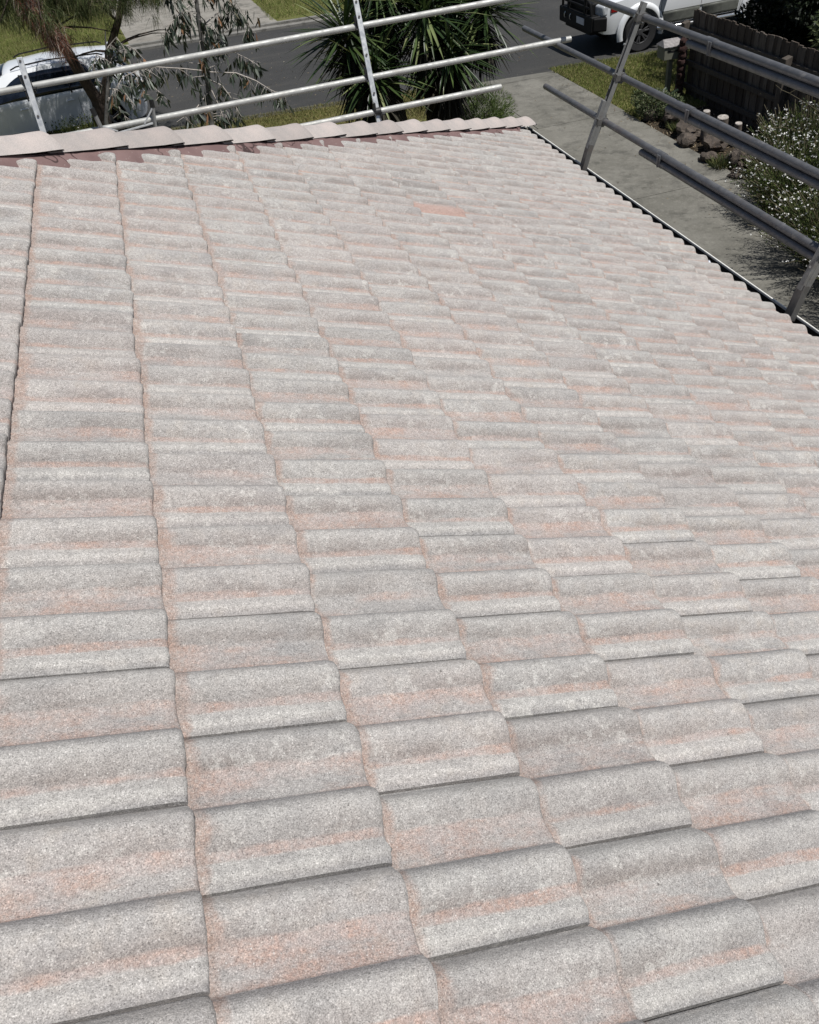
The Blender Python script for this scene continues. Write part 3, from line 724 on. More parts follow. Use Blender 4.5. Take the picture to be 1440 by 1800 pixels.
rock((8.82, 10.55, G+.06), 0.117, 'small rounded stone at the foot of the white flowering shrubs')
rock((9.05, 13.65, G+.07), 0.133, 'small rock at the far end of the bed under the leafy bush')
# stumps
M['bark'] = simple('pale_bark', (.12, .10, .085), .9, var=.4, scale=12, bump=.5); M['cut'] = simple('cut_wood', (.34, .31, .28), .85, var=.5, scale=20)
for (x, y), r, h, lab in (((9.22, 12.16), .060, .50, 'slimmest cut tree stump, leftmost of three by the fence'), ((9.45, 12.02), .095, .40, 'widest pale cut tree stump, middle of three by the fence'), ((9.54, 11.70), .060, .37, 'leaning cut tree stump, rightmost of three by the fence')):
    e = tag(empty('tree_stump', (x, y, G)), lab, 'tree stump', 'cut stumps by the fence')
    b = MB(); b.tube([(0, 0, -.05), (-.01, -.01, h*.5), (-.03, -.03, h)], [r*1.2, r, r*.98], 12); b.build('trunk', M['bark'], e, True)
    b = MB(); b.tube([(-.03, -.03, h), (-.031, -.031, h+.012)], [r*.97, r*.9], 12); b.build('cut_face', M['cut'], e)

def litter(name, label, cat, n, xy, z, mat, lo, hi, up=.25):
    x = rng.uniform(xy[0], xy[1], n); y = rng.uniform(xy[2], xy[3], n)
    if len(xy) > 4: x = xy[4]+(x-xy[4])*rng.random(n)**1.5
    C = np.stack([x, y, np.full(n, z+.006)], 1); D = rng.normal(size=(n, 3)); D[:, 2] = np.abs(D[:, 2])*up
    D /= np.linalg.norm(D, axis=1, keepdims=True); L = rng.uniform(lo, hi, n)[:, None]
    X = np.cross(D, np.array([[0, 0, 1.]])+rng.normal(0, .3, (n, 3))); X /= np.linalg.norm(X, axis=1, keepdims=True)
    V = np.empty((n, 4, 3)); V[:, 0] = C; V[:, 1] = C+D*L*.5+X*L*.14; V[:, 2] = C+D*L; V[:, 3] = C+D*L*.5-X*L*.14
    o = np_mesh(name, V.reshape(-1, 3), np.arange(n*4).reshape(-1, 4), mat); tag(o, label, cat, kind='stuff'); return o
M['litter'] = leafmat('dry_litter', [(0, (.05, .035, .022)), (.5, (.14, .10, .06)), (.85, (.24, .19, .12)), (1, (.36, .33, .26))], .8, .1)
litter('leaf_litter', 'dry brown leaf litter and twigs on the soil between the rocks and the fence', 'leaf litter', 5200, (8.85, 10.2, 5, 13.8), G-.01, M['litter'], .02, .09, .5)
litter('leaf_litter', 'sparse dry leaves blown along the garden edge of the driveway', 'leaf litter', 420, (6.6, 8.86, 5, 17, 8.86), G+.012, M['litter'], .02, .055, .2)
litter('leaf_litter', 'scattered leaves and bark on the asphalt in front of the parked white car', 'leaf litter', 900, (-3, 9, 18.9, 26.5), RD, M['litter'], .025, .07, .2)
M['weed'] = leafmat('low_weed', [(0, (.03, .045, .015)), (.6, (.07, .09, .03)), (1, (.16, .15, .06))], .7, .2)
for wx, wy, wr, lab in ((9.25, 12.9, .22, 'low scruffy weed tuft between the small leafy bush and the pale flaky rock'), (8.85, 11.05, .16, 'small green weed tuft at the driveway edge beside the jagged grey rock'), (9.55, 11.1, .3, 'dry grass tuft behind the rocks near the cut stumps')):
    n = 420; a = rng.uniform(0, 6.28, n); q = np.sqrt(rng.random(n))*wr; C = np.stack([np.cos(a)*q, np.sin(a)*q, np.zeros(n)], 1)
    D = np.stack([np.cos(a)*.6, np.sin(a)*.6, np.full(n, 1.)], 1)+rng.normal(0, .35, (n, 3)); D[:, 2] = np.abs(D[:, 2]); D /= np.linalg.norm(D, axis=1, keepdims=True); L = rng.uniform(.06, .22, n)[:, None]
    X = np.cross(D, rng.normal(size=(n, 3))); X /= np.linalg.norm(X, axis=1, keepdims=True)
    V = np.empty((n, 4, 3)); V[:, 0] = C; V[:, 1] = C+D*L*.5+X*.006; V[:, 2] = C+D*L; V[:, 3] = C+D*L*.5-X*.006
    o = np_mesh('weed_tuft', V.reshape(-1, 3), np.arange(n*4).reshape(-1, 4), M['weed']); o.location = (wx, wy, G); tag(o, lab, 'weeds')
# ---- leaf builders -------------------------------------------------
def leaf_quads(C, D, L, W, N=None, fold=0.0, mid=.45):
    """diamond leaves: base C, unit direction D, length L, width W -> (V, F)"""
    n = len(C)
    if N is None: N = rng.normal(size=(n, 3))
    X = np.cross(D, N); X /= (np.linalg.norm(X, axis=1, keepdims=True)+1e-9)
    L = np.broadcast_to(L, n)[:, None]; W = np.broadcast_to(W, n)[:, None]
    V = np.empty((n, 4, 3)); V[:, 0] = C; V[:, 1] = C+D*L*mid+X*W/2; V[:, 2] = C+D*L; V[:, 3] = C+D*L*mid-X*W/2
    return V.reshape(-1, 3), np.arange(n*4).reshape(-1, 4)
def unit(a): return a/(np.linalg.norm(a, axis=1, keepdims=True)+1e-9)
def join(parts):
    VV, FF, b_ = [], [], 0
    for V, F in parts: VV.append(V); FF.append(F+b_); b_ += len(V)
    return np.concatenate(VV), np.concatenate(FF)
def blob_pts(c, r, n, shell=.55):
    d = unit(rng.normal(size=(n, 3))); q = (rng.random(n)**(1/3))*(1-shell)+shell*rng.random(n)**.15
    return np.array(c)+d*np.array(r)*np.minimum(q, 1)[:, None], d

# small leafy bush beside the lawn, with big pointed leaves
M['bush'] = leafmat('bush_leaf', [(0, (.035, .055, .022)), (.5, (.075, .10, .04)), (1, (.15, .16, .09))], .6, .1)
e = tag(empty('garden_bush', (9.15, 13.75, G)), 'small grey green leafy bush at the corner of lawn and driveway', 'bush')
ps = []
for c, r, n in (((0, 0, .22), (.34, .34, .26), 2600), ((.22, -.2, .2), (.25, .25, .22), 1200), ((-.1, .25, .3), (.2, .2, .2), 700)):
    P_, D_ = blob_pts(c, r, n); ps.append(leaf_quads(P_, unit(D_+rng.normal(0, .6, (n, 3))), rng.uniform(.03, .06, n), .02))
V, F = join(ps); o = np_mesh('foliage', V, F, M['bush']); o.parent = e
b = MB()
for k in range(7):
    a = random.random()*6.28; b.tube([(0, 0, 0), (math.cos(a)*.1, math.sin(a)*.1, .15), (math.cos(a)*.22, math.sin(a)*.22, .32)], [.012, .009, .005], 5)
b.build('stem', M['bark'], e)
M['bigleaf'] = leafmat('broad_leaf', [(0, (.02, .03, .02)), (1, (.06, .08, .05))], .4, .1)
b = MB()
def broad(b, p, d, L, W):
    p = Vector(p); d = Vector(d).normalized(); s_ = d.cross(Vector((0, 0, 1))).normalized(); vs = []
    for k in range(6):
        f_ = k/5; w_ = W*math.sin(math.pi*min(f_*.95+.03, 1))**.8/2; c_ = p+d*L*f_+Vector((0, 0, -.18*L*f_*f_))
        vs += [c_-s_*w_+Vector((0, 0, w_*.4)), c_, c_+s_*w_+Vector((0, 0, w_*.4))]
    b.add(vs, [(k*3+j, k*3+j+1, k*3+j+4, k*3+j+3) for k in range(5) for j in range(2)])
for k in range(9):
    a = random.uniform(0, 6.28); broad(b, (.35, .35, 0), (math.cos(a), math.sin(a), random.uniform(.5, 1.4)), .50, .13)
b.build('broad_leaf', M['bigleaf'], e)

# flowering shrubs
M['gaura'] = leafmat('gaura_leaf', [(0, (.018, .032, .008)), (.5, (.045, .070, .016)), (1, (.11, .135, .035))], .6, .2)
M['petal'] = leafmat('white_petal', [(0, (.78, .78, .74)), (1, (.88, .87, .84))], .6, .2)
M['twig'] = simple('fine_twig', (.10, .085, .05), .8)
def gaura(x, y, rx, ry, h, n, label):
    e = tag(empty('flowering_shrub', (x, y, G)), label, 'shrub', 'white flowering shrubs in the garden bed')
    a = rng.uniform(0, 2*np.pi, n); q = np.sqrt(rng.random(n)); base = np.stack([np.cos(a)*q*rx*.55, np.sin(a)*q*ry*.55, np.zeros(n)], 1)
    tip = np.stack([np.cos(a)*q*rx*1.15+rng.normal(0, .08, n), np.sin(a)*q*ry*1.15+rng.normal(0, .08, n), h*rng.uniform(.5, 1.1, n)*(1-.35*q*q)], 1)
    parts = []; lv = []; fl = []
    K = 5
    for i in range(n):
        pts = [base[i]+(tip[i]-base[i])*f_+np.array([0, 0, .12*math.sin(f_*3.14)]) for f_ in np.linspace(0, 1, K)]
        d_ = unit(np.cross(tip[i:i+1]-base[i:i+1], rng.normal(size=(1, 3))))[0]*.0030
        V = np.empty((K*2, 3)); V[0::2] = np.array(pts)-d_; V[1::2] = np.array(pts)+d_
        parts.append((V, np.array([[2*k, 2*k+1, 2*k+3, 2*k+2] for k in range(K-1)])))
    V, F = join(parts); o = np_mesh('stem', V, F, M['twig']); o.parent = e
    m = n*24; k = rng.integers(0, n, m); f_ = rng.random(m)**.8*.85
    C = base[k]+(tip[k]-base[k])*f_[:, None]; C[:, 2] += .12*np.sin(f_*3.14); C += rng.normal(0, .02, C.shape)
    D = unit((tip[k]-base[k])+rng.normal(0, .55, C.shape)); V, F = leaf_quads(C, D, rng.uniform(.04, .085, m), rng.uniform(.007, .014, m)); o = np_mesh('foliage', V, F, M['gaura']); o.parent = e
    m = int(n*.62); k = rng.integers(0, n, m); f_ = rng.uniform(.74, 1.03, m); C = base[k]+(tip[k]-base[k])*f_[:, None]; C[:, 2] += .12*np.sin(np.minimum(f_, 1)*3.14); C += rng.normal(0, .02, C.shape)
    ps = []
    for j in range(4):
        D = unit(rng.normal(size=(m, 3))*np.array([1, 1, .5])+np.array([-.1, -.3, .3])); ps.append(leaf_quads(C, D, rng.uniform(.018, .030, m), .018, None, 0, .6))
    V, F = join(ps); o = np_mesh('flowers', V, F, M['petal']); o.parent = e; tag(o, kind='stuff')
gaura(9.55, 9.95, .72, .75, 1.15, 620, 'tallest white flowering shrub, its stems against the fence')
gaura(8.80, 8.95, .85, .85, 1.0, 900, 'bushy white flowering shrub spilling towards the driveway, beyond the nearest one')
gaura(8.40, 7.35, 1.05, 1.0, 1.15, 1000, 'dense white flowering shrub nearest the house gutter post')
gaura(8.10, 5.75, 1.15, 1.1, 1.35, 1000, 'arching white flowering shrub overhanging the driveway just past the near gutter post')
gaura(9.70, 8.2, .6, .9, 1.2, 420, 'loose white flowering shrub between the fence and the densest one')

# green plants and a twiggy shrub by the fence at the right edge
e = tag(empty('leafy_shrub', (10.75, 11.1, G)), 'broad leaved shrub rising behind the paling fence at the right edge', 'shrub')
ps = []
for c, r, n in (((.2, 0, 1.6), (.55, .8, .55), 1500), ((.1, -1.0, 1.6), (.5, .8, .5), 1300)):
    P_, D_ = blob_pts(c, r, n); ps.append(leaf_quads(P_, unit(D_+rng.normal(0, .5, (n, 3))), rng.uniform(.07, .13, n), .035))
V, F = join(ps); o = np_mesh('foliage', V, F, leafmat('shrub_leaf', [(0, (.03, .05, .02)), (1, (.12, .14, .06))], .5, .15)); o.parent = e
b = MB()
for k in range(8):
    a = random.random()*6.28; b.tube([(.1, -.5, 0), (.1+math.cos(a)*.2, -.5+math.sin(a)*.4, .9), (.15+math.cos(a)*.4, -.5+math.sin(a)*.9, 1.7)], [.02, .015, .006], 5)
b.build('stem', M['bark'], e)
e = tag(empty('twiggy_shrub', (9.8, 9.2, G)), 'sparse bare twigged shrub leaning out from the fence above the white flowers', 'shrub')
b = MB()
for k in range(9):
    a = random.uniform(2.2, 4.4); p = Vector((.1, random.uniform(-.8, .3), .2)); pts = [p]
    d = Vector((math.cos(a)*.5, math.sin(a)*.5+.3, 1.1))
    for q in range(5): d = (d+Vector((random.gauss(0, .25), random.gauss(0, .3), -.18))).normalized(); p = p+d*.33; pts.append(p)
    b.tube(pts, [.010, .008, .006, .005, .004, .003], 5)
    for q in range(6):
        i = random.randint(2, 5); dd = Vector((random.gauss(0, 1), random.gauss(0, 1), random.gauss(.3, .6))).normalized(); b.tube([pts[i], pts[i]+dd*.12, pts[i]+dd*.22+Vector((0, 0, .03))], [.004, .003, .002], 4)
b.build('branches', M['twig'], e)

# big dark tree behind the fence
M['dark_leaf'] = leafmat('dark_tree_leaf', [(0, (.005, .008, .004)), (.6, (.010, .016, .007)), (1, (.022, .032, .014))], .5, .1)
e = tag(empty('dense_tree', (13.3, 14.3, G)), 'large very dark dense tree filling the corner behind the paling fence', 'tree')
b = MB(); b.tube([(0, 0, 0), (.05, .1, 1.2), (-.1, .2, 2.4), (0, .3, 4)], [.22, .18, .15, .08], 12)
for a in range(7):
    t_ = a*.9; b.tube([(0, .1, 1.5+.25*a), (math.cos(t_)*.8, math.sin(t_)*.8, 2.2+.2*a), (math.cos(t_)*1.7, math.sin(t_)*1.7, 2.6+.2*a)], [.08, .05, .02], 7)
b.build('trunk', M['bark'], e, True)
ps = []
for k in range(46):
    a = random.uniform(0, 6.28); q = random.uniform(.3, 1.0)
    c = (math.cos(a)*q*1.75, math.sin(a)*q*2.0, random.uniform(.5, 3.6)); r = random.uniform(.6, .95)
    P_, D_ = blob_pts(c, (r, r, r*.7), 1300); ps.append(leaf_quads(P_, unit(D_+rng.normal(0, .7, D_.shape)+np.array([0, 0, -.3])), rng.uniform(.07, .13, len(P_)), rng.uniform(.03, .06, len(P_))))
for k in range(16):
    c = (random.uniform(-1.0, .3), random.uniform(.3, 1.6), random.uniform(.3, 2.0)); r = random.uniform(.5, .7)
    P_, D_ = blob_pts(c, (r, r, r*.8), 1500); ps.append(leaf_quads(P_, unit(D_+rng.normal(0, .7, D_.shape)), rng.uniform(.07, .13, len(P_)), rng.uniform(.03, .06, len(P_))))
V, F = join(ps); o = np_mesh('crown', V, F, M['dark_leaf']); o.parent = e

# ================================================================== YUCCA
M['yucca'] = leafmat('yucca_blade', [(0, (.012, .026, .008)), (.5, (.026, .048, .014)), (.85, (.070, .105, .032)), (1, (.20, .22, .10))], .38, .12, .5, 2)
M['yucca_dead'] = leafmat('yucca_skirt', [(0, (.010, .009, .006)), (.75, (.022, .020, .013)), (.96, (.05, .045, .03)), (1, (.12, .105, .06))], .8, .05)
M['yucca_bark'] = simple('yucca_bark', (.045, .038, .030), .95, var=.4, scale=10, bump=.6)
yu = tag(empty('yucca', (4.75, 14.0, G)), 'large many headed yucca with long pointed blades behind the far guard rail', 'yucca')
def blades(cen, n, lo, hi, e0, e1, droop, wid=.05, seg=4):
    cen = np.array(cen); VV, FF, b_ = [], [], 0
    for i in range(n):
        az = rng.uniform(0, 2*np.pi); el = math.asin(min(max(rng.uniform(math.sin(e0), math.sin(e1)), -1), 1)); L = rng.uniform(lo, hi)
        d = np.array([math.cos(az)*math.cos(el), math.sin(az)*math.cos(el), math.sin(el)]); side = np.array([-math.sin(az), math.cos(az), 0]); up = np.cross(d, side)*-1
        if up[2] < 0: up = -up
        pts = []
        p = cen+np.array([0, 0, rng.uniform(-.14, .10)])+d*.05; dd = d.copy(); dr = droop*rng.uniform(.3, 1.5)
        for k in range(seg+1):
            pts.append(p.copy()); dd = dd+np.array([0, 0, -dr/seg]); dd /= np.linalg.norm(dd); p = p+dd*L/seg
        ws = [.55, 1.0, .92, .62, .02][:seg+1]; w_ = wid*rng.uniform(.75, 1.15)
        vs = []
        for k in range(seg+1):
            vs += [pts[k]-side*w_*ws[k]/2+up*w_*ws[k]*.22, pts[k], pts[k]+side*w_*ws[k]/2+up*w_*ws[k]*.22]
        VV.append(np.array(vs)); FF.append(np.array([(k*3+j, k*3+j+1, k*3+j+4, k*3+j+3) for k in range(seg) for j in range(2)])+b_); b_ += len(vs)
    return np.concatenate(VV), np.concatenate(FF)
NOSK = 4
heads = [(-1.12, -.30, 2.25), (-.40, .15, 2.85), (.15, -.35, 2.35), (.50, .25, 2.70), (1.25, -.10, 2.20), (.95, .45, 2.35), (-.62, .45, 2.0), (.45, -.60, 1.80), (-.80, -.50, 1.65)]
ps, pd = [], []
for hi_, (hx, hy, hz) in enumerate(heads):
    ps.append(blades((hx, hy, hz), 130, .68, 1.08, R(-35), R(82), .26, .054))
    pd.append(blades((hx*.95, hy*.95, hz-.22), 110, .55, .9, R(-80), R(-25), .35, .05))
    if hi_ != NOSK: pd.append(blades((hx*.9, hy*.9, hz-.55), 90, .5, .9, R(-85), R(-50), .2, .05))
V, F = join(ps); o = np_mesh('blades', V, F, M['yucca']); o.parent = yu
V, F = join(pd); o = np_mesh('dead_skirt', V, F, M['yucca_dead']); o.parent = yu
for (x0, y0), hs in (((-.35, 0), (0, 1, 6, 8)), ((.35, .1), (2, 3, 4, 5, 7))):
    b = MB(); b.tube([(x0, y0, -.1), (x0+.02, y0, .5), (x0-.02, y0, 1.1)], [.24, .17, .15], 12)
    for h_ in hs:
        hx, hy, hz = heads[h_]; b.tube([(x0, y0, .85), ((x0+hx)/2, (y0+hy)/2, (1.0+hz)/2-.1), (hx, hy, hz)], [.12, .10, .08], 9)
    b.build('trunk', M['yucca_bark'], yu, True)

# feathery hedge shrub next to the driveway
e = tag(empty('feathery_shrub', (6.28, 15.1, G)), 'low round bright green feathery shrub on the driveway edge beyond the hip end', 'shrub')
ps = []; n = 9000
d = unit(rng.normal(size=(n, 3))*np.array([1, 1, .9])+np.array([0, 0, .25])); C = d*np.array([.66, .60, .60])*rng.uniform(.45, 1.0, n)[:, None]+np.array([0, 0, .12]); C[:, 2] = np.abs(C[:, 2])
C += .06*np.sin(C[:, [1, 2, 0]]*14)
V, F = leaf_quads(C, unit(d+rng.normal(0, .4, (n, 3))+np.array([0, 0, .35])), rng.uniform(.05, .11, n), rng.uniform(.006, .012, n))
o = np_mesh('foliage', V, F, leafmat('feathery_leaf', [(0, (.035, .06, .015)), (.6, (.075, .115, .025)), (1, (.14, .18, .05))], .6, .2)); o.parent = e
b = MB()
for k in range(14):
    a = random.random()*6.28; b.tube([(0, 0, 0), (math.cos(a)*.2, math.sin(a)*.2, .25), (math.cos(a)*.42, math.sin(a)*.42, .42)], [.012, .008, .004], 5)
b.build('stem', M['bark'], e)

# ================================================================== YOUNG GUM
M['gumbark'] = simple('gum_bark', (.10, .095, .09), .8, var=.6, scale=9, bump=.3)
M['gumtwig'] = simple('pale_twig', (.42, .38, .34), .55, var=.2, scale=12)
M['gumleaf'] = leafmat('gum_leaf', [(0, (.018, .026, .018)), (.6, (.040, .054, .036)), (.93, (.10, .12, .085)), (.97, (.22, .12, .06)), (1, (.30, .15, .08))], .42, .08, .5)
gum = tag(empty('gum_sapling', (1.15, 13.5, G)), 'slim young gum tree with long hanging leaves and pale twigs beside the road', 'tree')
GO = np.array((1.15, 13.5, G))
def loc(ps_): return [Vector(np.array(p)-GO) for p in ps_]
b = MB(); b.tube(loc([(1.15, 13.5, -4.25), (1.2, 13.5, -3.5), (1.27, 13.5, -2.89), (1.30, 13.5, -2.66), (1.36, 13.5, -2.26), (1.41, 13.5, -1.88), (1.44, 13.5, -1.5), (1.48, 13.5, -1.14), (1.51, 13.5, -.73), (1.5, 13.55, -.2), (1.55, 13.5, .4)]),
                 [.055, .05, .044, .042, .038, .036, .032, .028, .024, .016, .006], 9)
b.build('trunk', M['gumbark'], gum, True)
twigs = [[(1.41, 13.5, -2.07), (1.04, 13.4, -1.95), (.69, 13.3, -1.85), (.44, 13.2, -1.82), (.18, 13.2, -1.88), (.02, 13.2, -2.02)],
 [(1.41, 13.5, -2.08), (1.81, 13.4, -2.14), (2.07, 13.3, -2.27), (2.28, 13.2, -2.43), (2.45, 13.2, -2.50)],
 [(1.42, 13.5, -1.84), (1.84, 13.6, -1.89), (2.04, 13.6, -2.02), (2.17, 13.6, -2.12)],
 [(1.44, 13.5, -1.5), (1.77, 13.6, -1.35), (2.05, 13.6, -1.28), (2.15, 13.6, -1.50), (2.12, 13.6, -1.75)],
 [(1.38, 13.5, -2.26), (1.45, 13.4, -2.54), (1.49, 13.3, -2.88)],
 [(1.36, 13.5, -2.34), (1.10, 13.4, -2.52), (.76, 13.3, -2.63)],
 [(1.48, 13.5, -1.14), (1.24, 13.4, -1.24), (1.04, 13.4, -1.35), (.93, 13.4, -1.46)],
 [(1.44, 13.5, -1.5), (1.61, 13.5, -1.45), (1.68, 13.4, -1.60), (1.70, 13.4, -1.79)],
 [(1.40, 13.5, -2.19), (1.56, 13.4, -2.27), (1.65, 13.4, -2.45), (1.74, 13.3, -2.73)],
 [(1.49, 13.5, -1.0), (1.75, 13.5, -.95), (1.9, 13.5, -1.15), (1.95, 13.5, -1.4)],
 [(1.50, 13.5, -.8), (1.3, 13.6, -.7), (1.15, 13.6, -.85), (1.1, 13.6, -1.1)],
 [(1.5, 13.5, -.6), (1.8, 13.6, -.5), (2.2, 13.6, -.7), (2.35, 13.6, -1.1)],
 [(1.5, 13.5, -.4), (1.2, 13.3, -.2), (.9, 13.3, -.4), (.7, 13.2, -.8)]]
b = MB(); lc, ld = [], []
for tw in twigs:
    P_ = loc(tw); n = len(P_); b.tube(P_, [.010*(1-.75*i/(n-1)) for i in range(n)], 6)
    for i in range(n-1):
        for q in range(4 if i == 0 else 10):
            f_ = random.random(); c = P_[i].lerp(P_[i+1], f_)
            if i == 0 and f_ < .6: continue
            k = random.randint(2, 5); s_ = Vector((random.gauss(0, .5), random.gauss(0, .5), -.7+random.gauss(0, .35))).normalized(); ln = random.uniform(.08, .26)
            b.tube([c, c+s_*ln*.5+Vector((0, 0, .01)), c+s_*ln], [.0024, .0018, .001], 4)
            for z in range(k):
                lc.append(c+s_*ln*random.uniform(.2, 1)); ld.append(Vector((random.gauss(0, .38), random.gauss(0, .38), -1)).normalized())
tk = loc([(1.27, 13.5, -2.95), (1.36, 13.5, -2.26), (1.41, 13.5, -1.88), (1.44, 13.5, -1.5), (1.48, 13.5, -1.14), (1.51, 13.5, -.6)])
for i in range(5):
    for q in range(9):
        c = tk[i].lerp(tk[i+1], random.random()); a = random.uniform(0, 6.28); d_ = Vector((math.cos(a), math.sin(a), .15)).normalized(); ln = random.uniform(.12, .38)
        e1 = c+d_*ln; e2 = e1+Vector((d_.x*.08, d_.y*.08, -random.uniform(.12, .35))); b.tube([c, e1, e2], [.005, .003, .0015], 4)
        for z in range(random.randint(6, 10)):
            f_ = random.random(); lc.append(c.lerp(e1, f_) if random.random() < .3 else e1.lerp(e2, f_)); ld.append(Vector((random.gauss(0, .35), random.gauss(0, .35), -1)).normalized())
b.build('branches', M['gumtwig'], gum, True)
def curved_leaves(lc, ld, lo, hi, w0, w1, seg=4):
    n = len(lc); VV = np.empty((n, (seg+1)*2, 3)); ws = [.08, .85, 1.0, .6, .03]
    for i in range(n):
        c = np.array(lc[i]); d = np.array(ld[i]); s_ = unit(np.cross(d, rng.normal(size=3))[None])[0]; L = rng.uniform(lo, hi); w_ = rng.uniform(w0, w1); bend = rng.normal(0, .35)
        for k in range(seg+1):
            f_ = k/seg; p = c+d*L*f_+s_*bend*L*f_*f_*.5
            VV[i, 2*k] = p-s_*w_*ws[k]/2; VV[i, 2*k+1] = p+s_*w_*ws[k]/2
    F = np.array([[2*k, 2*k+1, 2*k+3, 2*k+2] for k in range(seg)]); F = (F[None]+(np.arange(n)*(seg+1)*2)[:, None, None]).reshape(-1, 4)
    return VV.reshape(-1, 3), F
V, F = curved_leaves(lc, ld, .11, .21, .024, .040); o = np_mesh('crown', V, F, M['gumleaf']); o.parent = gum
# broad leaved sapling in front of the parked white car
sp = tag(empty('broad_leaf_sapling', (-.42, 16.0, G)), 'small sapling with rounded grey green leaves in front of the parked car rear wheel', 'tree')
GO = np.array((-.42, 16.0, G)); b = MB()
main = [(-.42, 16, -4.25), (-.39, 16, -3.13), (-.17, 16, -2.56), (-.04, 16, -2.22), (0, 16, -1.92), (.05, 16, -1.75)]
b.tube(loc(main), [.045, .04, .032, .022, .015, .006], 8); b.build('trunk', M['gumbark'], sp, True)
b = MB(); lc, ld = [], []
for tw in ([(-.04, 16, -2.22), (.13, 16, -2.07), (.34, 16, -2.02), (.46, 16, -2.11), (.50, 16, -2.4)], [(-.1, 16, -2.4), (.15, 15.9, -2.35), (.32, 15.9, -2.5), (.4, 15.9, -2.8)],
           [(-.2, 16, -2.6), (.05, 15.9, -2.65), (.18, 15.8, -2.9)], [(-.04, 16, -2.2), (-.2, 15.9, -2.05), (-.3, 15.9, -2.2), (-.32, 15.9, -2.5)], [(.2, 16, -2.5), (.5, 15.9, -2.6), (.7, 15.9, -2.85)], [(0, 16, -2.0), (.2, 15.9, -1.85), (.3, 15.9, -2.1)],
           [(-.25, 16, -2.7), (-.1, 15.9, -2.9), (.0, 15.85, -3.15)]):
    P_ = loc(tw); n = len(P_); b.tube(P_, [.010*(1-.6*i/(n-1)) for i in range(n)], 6)
    for i in range(n-1):
        for q in range(9):
            c = P_[i].lerp(P_[i+1], random.random()); s_ = Vector((random.gauss(0, .6), random.gauss(0, .6), -.6)).normalized(); ln = random.uniform(.05, .2)
            b.tube([c, c+s_*ln], [.003, .002], 4)
            for z in range(2): lc.append(c+s_*ln*random.uniform(.3, 1)); ld.append(Vector((random.gauss(0, .55), random.gauss(0, .55), -.8)).normalized())
b.build('branches', M['gumtwig'], sp, True)
V, F = curved_leaves(lc, ld, .09, .17, .035, .06); o = np_mesh('crown', V, F, M['gumleaf']); o.parent = sp

# ================================================================== WEEPING TREE
M['casbark'] = simple('rough_dark_bark', (.055, .040, .032), .95, var=.5, scale=9, bump=.8)
M['needle'] = leafmat('weeping_needles', [(0, (.028, .042, .012)), (.45, (.055, .075, .022)), (.8, (.10, .11, .045)), (1, (.17, .15, .09))], .65, .15)
M['needle_dead'] = leafmat('dead_needles', [(0, (.12, .045, .028)), (.5, (.20, .085, .055)), (.75, (.26, .20, .16)), (1, (.34, .29, .25))], .75, .1)
wt = tag(empty('weeping_tree', (-.55, 18.4, G)), 'dark forked tree with drooping needle foliage in front of the parked white car', 'tree')
WO = np.array((-.55, 18.4, G)); GO = WO
b = MB()
b.tube(loc([(-.6, 18.4, -4.3), (-.56, 18.4, -3.95), (-.56, 18.4, -3.62), (-.55, 18.4, -3.24)]), [.20, .15, .135, .13], 12)
limbs = [[(-.55, 18.4, -3.34), (-.76, 18.3, -2.57), (-.9, 18.2, -1.95), (-.88, 18.1, -1.47), (-.81, 18.0, -.77), (-.9, 17.9, .1)],
         [(-.52, 18.4, -3.40), (-.2, 18.3, -2.87), (-.06, 18.3, -2.49), (.25, 18.2, -2.03), (.45, 18.2, -1.68), (.77, 18.2, -1.01), (.9, 18.1, -.2)]]
b.tube(loc(limbs[0]), [.12, .10, .09, .08, .06, .03], 10); b.tube(loc(limbs[1]), [.10, .085, .075, .065, .055, .045, .02], 10)
sub = []
for L_ in limbs:
    for k in range(16):
        i = random.randint(2, len(L_)-1); p = Vector(L_[i]); a = random.uniform(0, 6.28)
        d = Vector((math.cos(a), math.sin(a)*.9, random.uniform(.1, .7))).normalized(); pts = [p]
        for q in range(4): d = (d+Vector((random.gauss(0, .15), random.gauss(0, .15), -.16))).normalized(); p = p+d*random.uniform(.25, .42); pts.append(p)
        sub.append(pts)
for tg in ([(-.88, 18.1, -1.6), (-1.1, 17.8, -1.2), (-1.4, 17.6, -1.25), (-1.7, 17.5, -1.6)], [(-.9, 18.2, -1.9), (-1.0, 17.8, -1.65), (-1.05, 17.6, -1.6), (-1.2, 17.5, -1.9)],
           [(.25, 18.2, -2.0), (.0, 17.9, -1.6), (-.2, 17.8, -1.55), (-.35, 17.8, -1.85)], [(-.9, 18.1, -1.5), (-.6, 17.8, -1.2), (-.35, 17.7, -1.3), (-.1, 17.6, -1.6)], [(.4, 18.2, -1.7), (.3, 17.9, -1.3), (.5, 17.8, -1.4), (.8, 17.8, -1.7)],
           [(-.88, 18.1, -1.6), (-1.3, 18.1, -1.3), (-1.9, 18.0, -1.3), (-2.4, 18.0, -1.7)]): sub.append([Vector(q) for q in tg])
for k in range(30):
    x0 = random.uniform(-3.6, .9); y0 = random.uniform(17.4, 18.3); z0 = random.uniform(-.6, .9)
    sub.append([Vector((-.86, 18.0, -.9)), Vector(((x0-.86)/2, (y0+18)/2, z0+.1)), Vector((x0, y0, z0)), Vector((x0*1.1-.1, y0, z0-.45))])
for pts in sub: b.tube(loc([tuple(p) for p in pts]), [.024*(1-.75*i/(len(pts)-1)) for i in range(len(pts))], 6)
b.build('trunk', M['casbark'], wt, True)
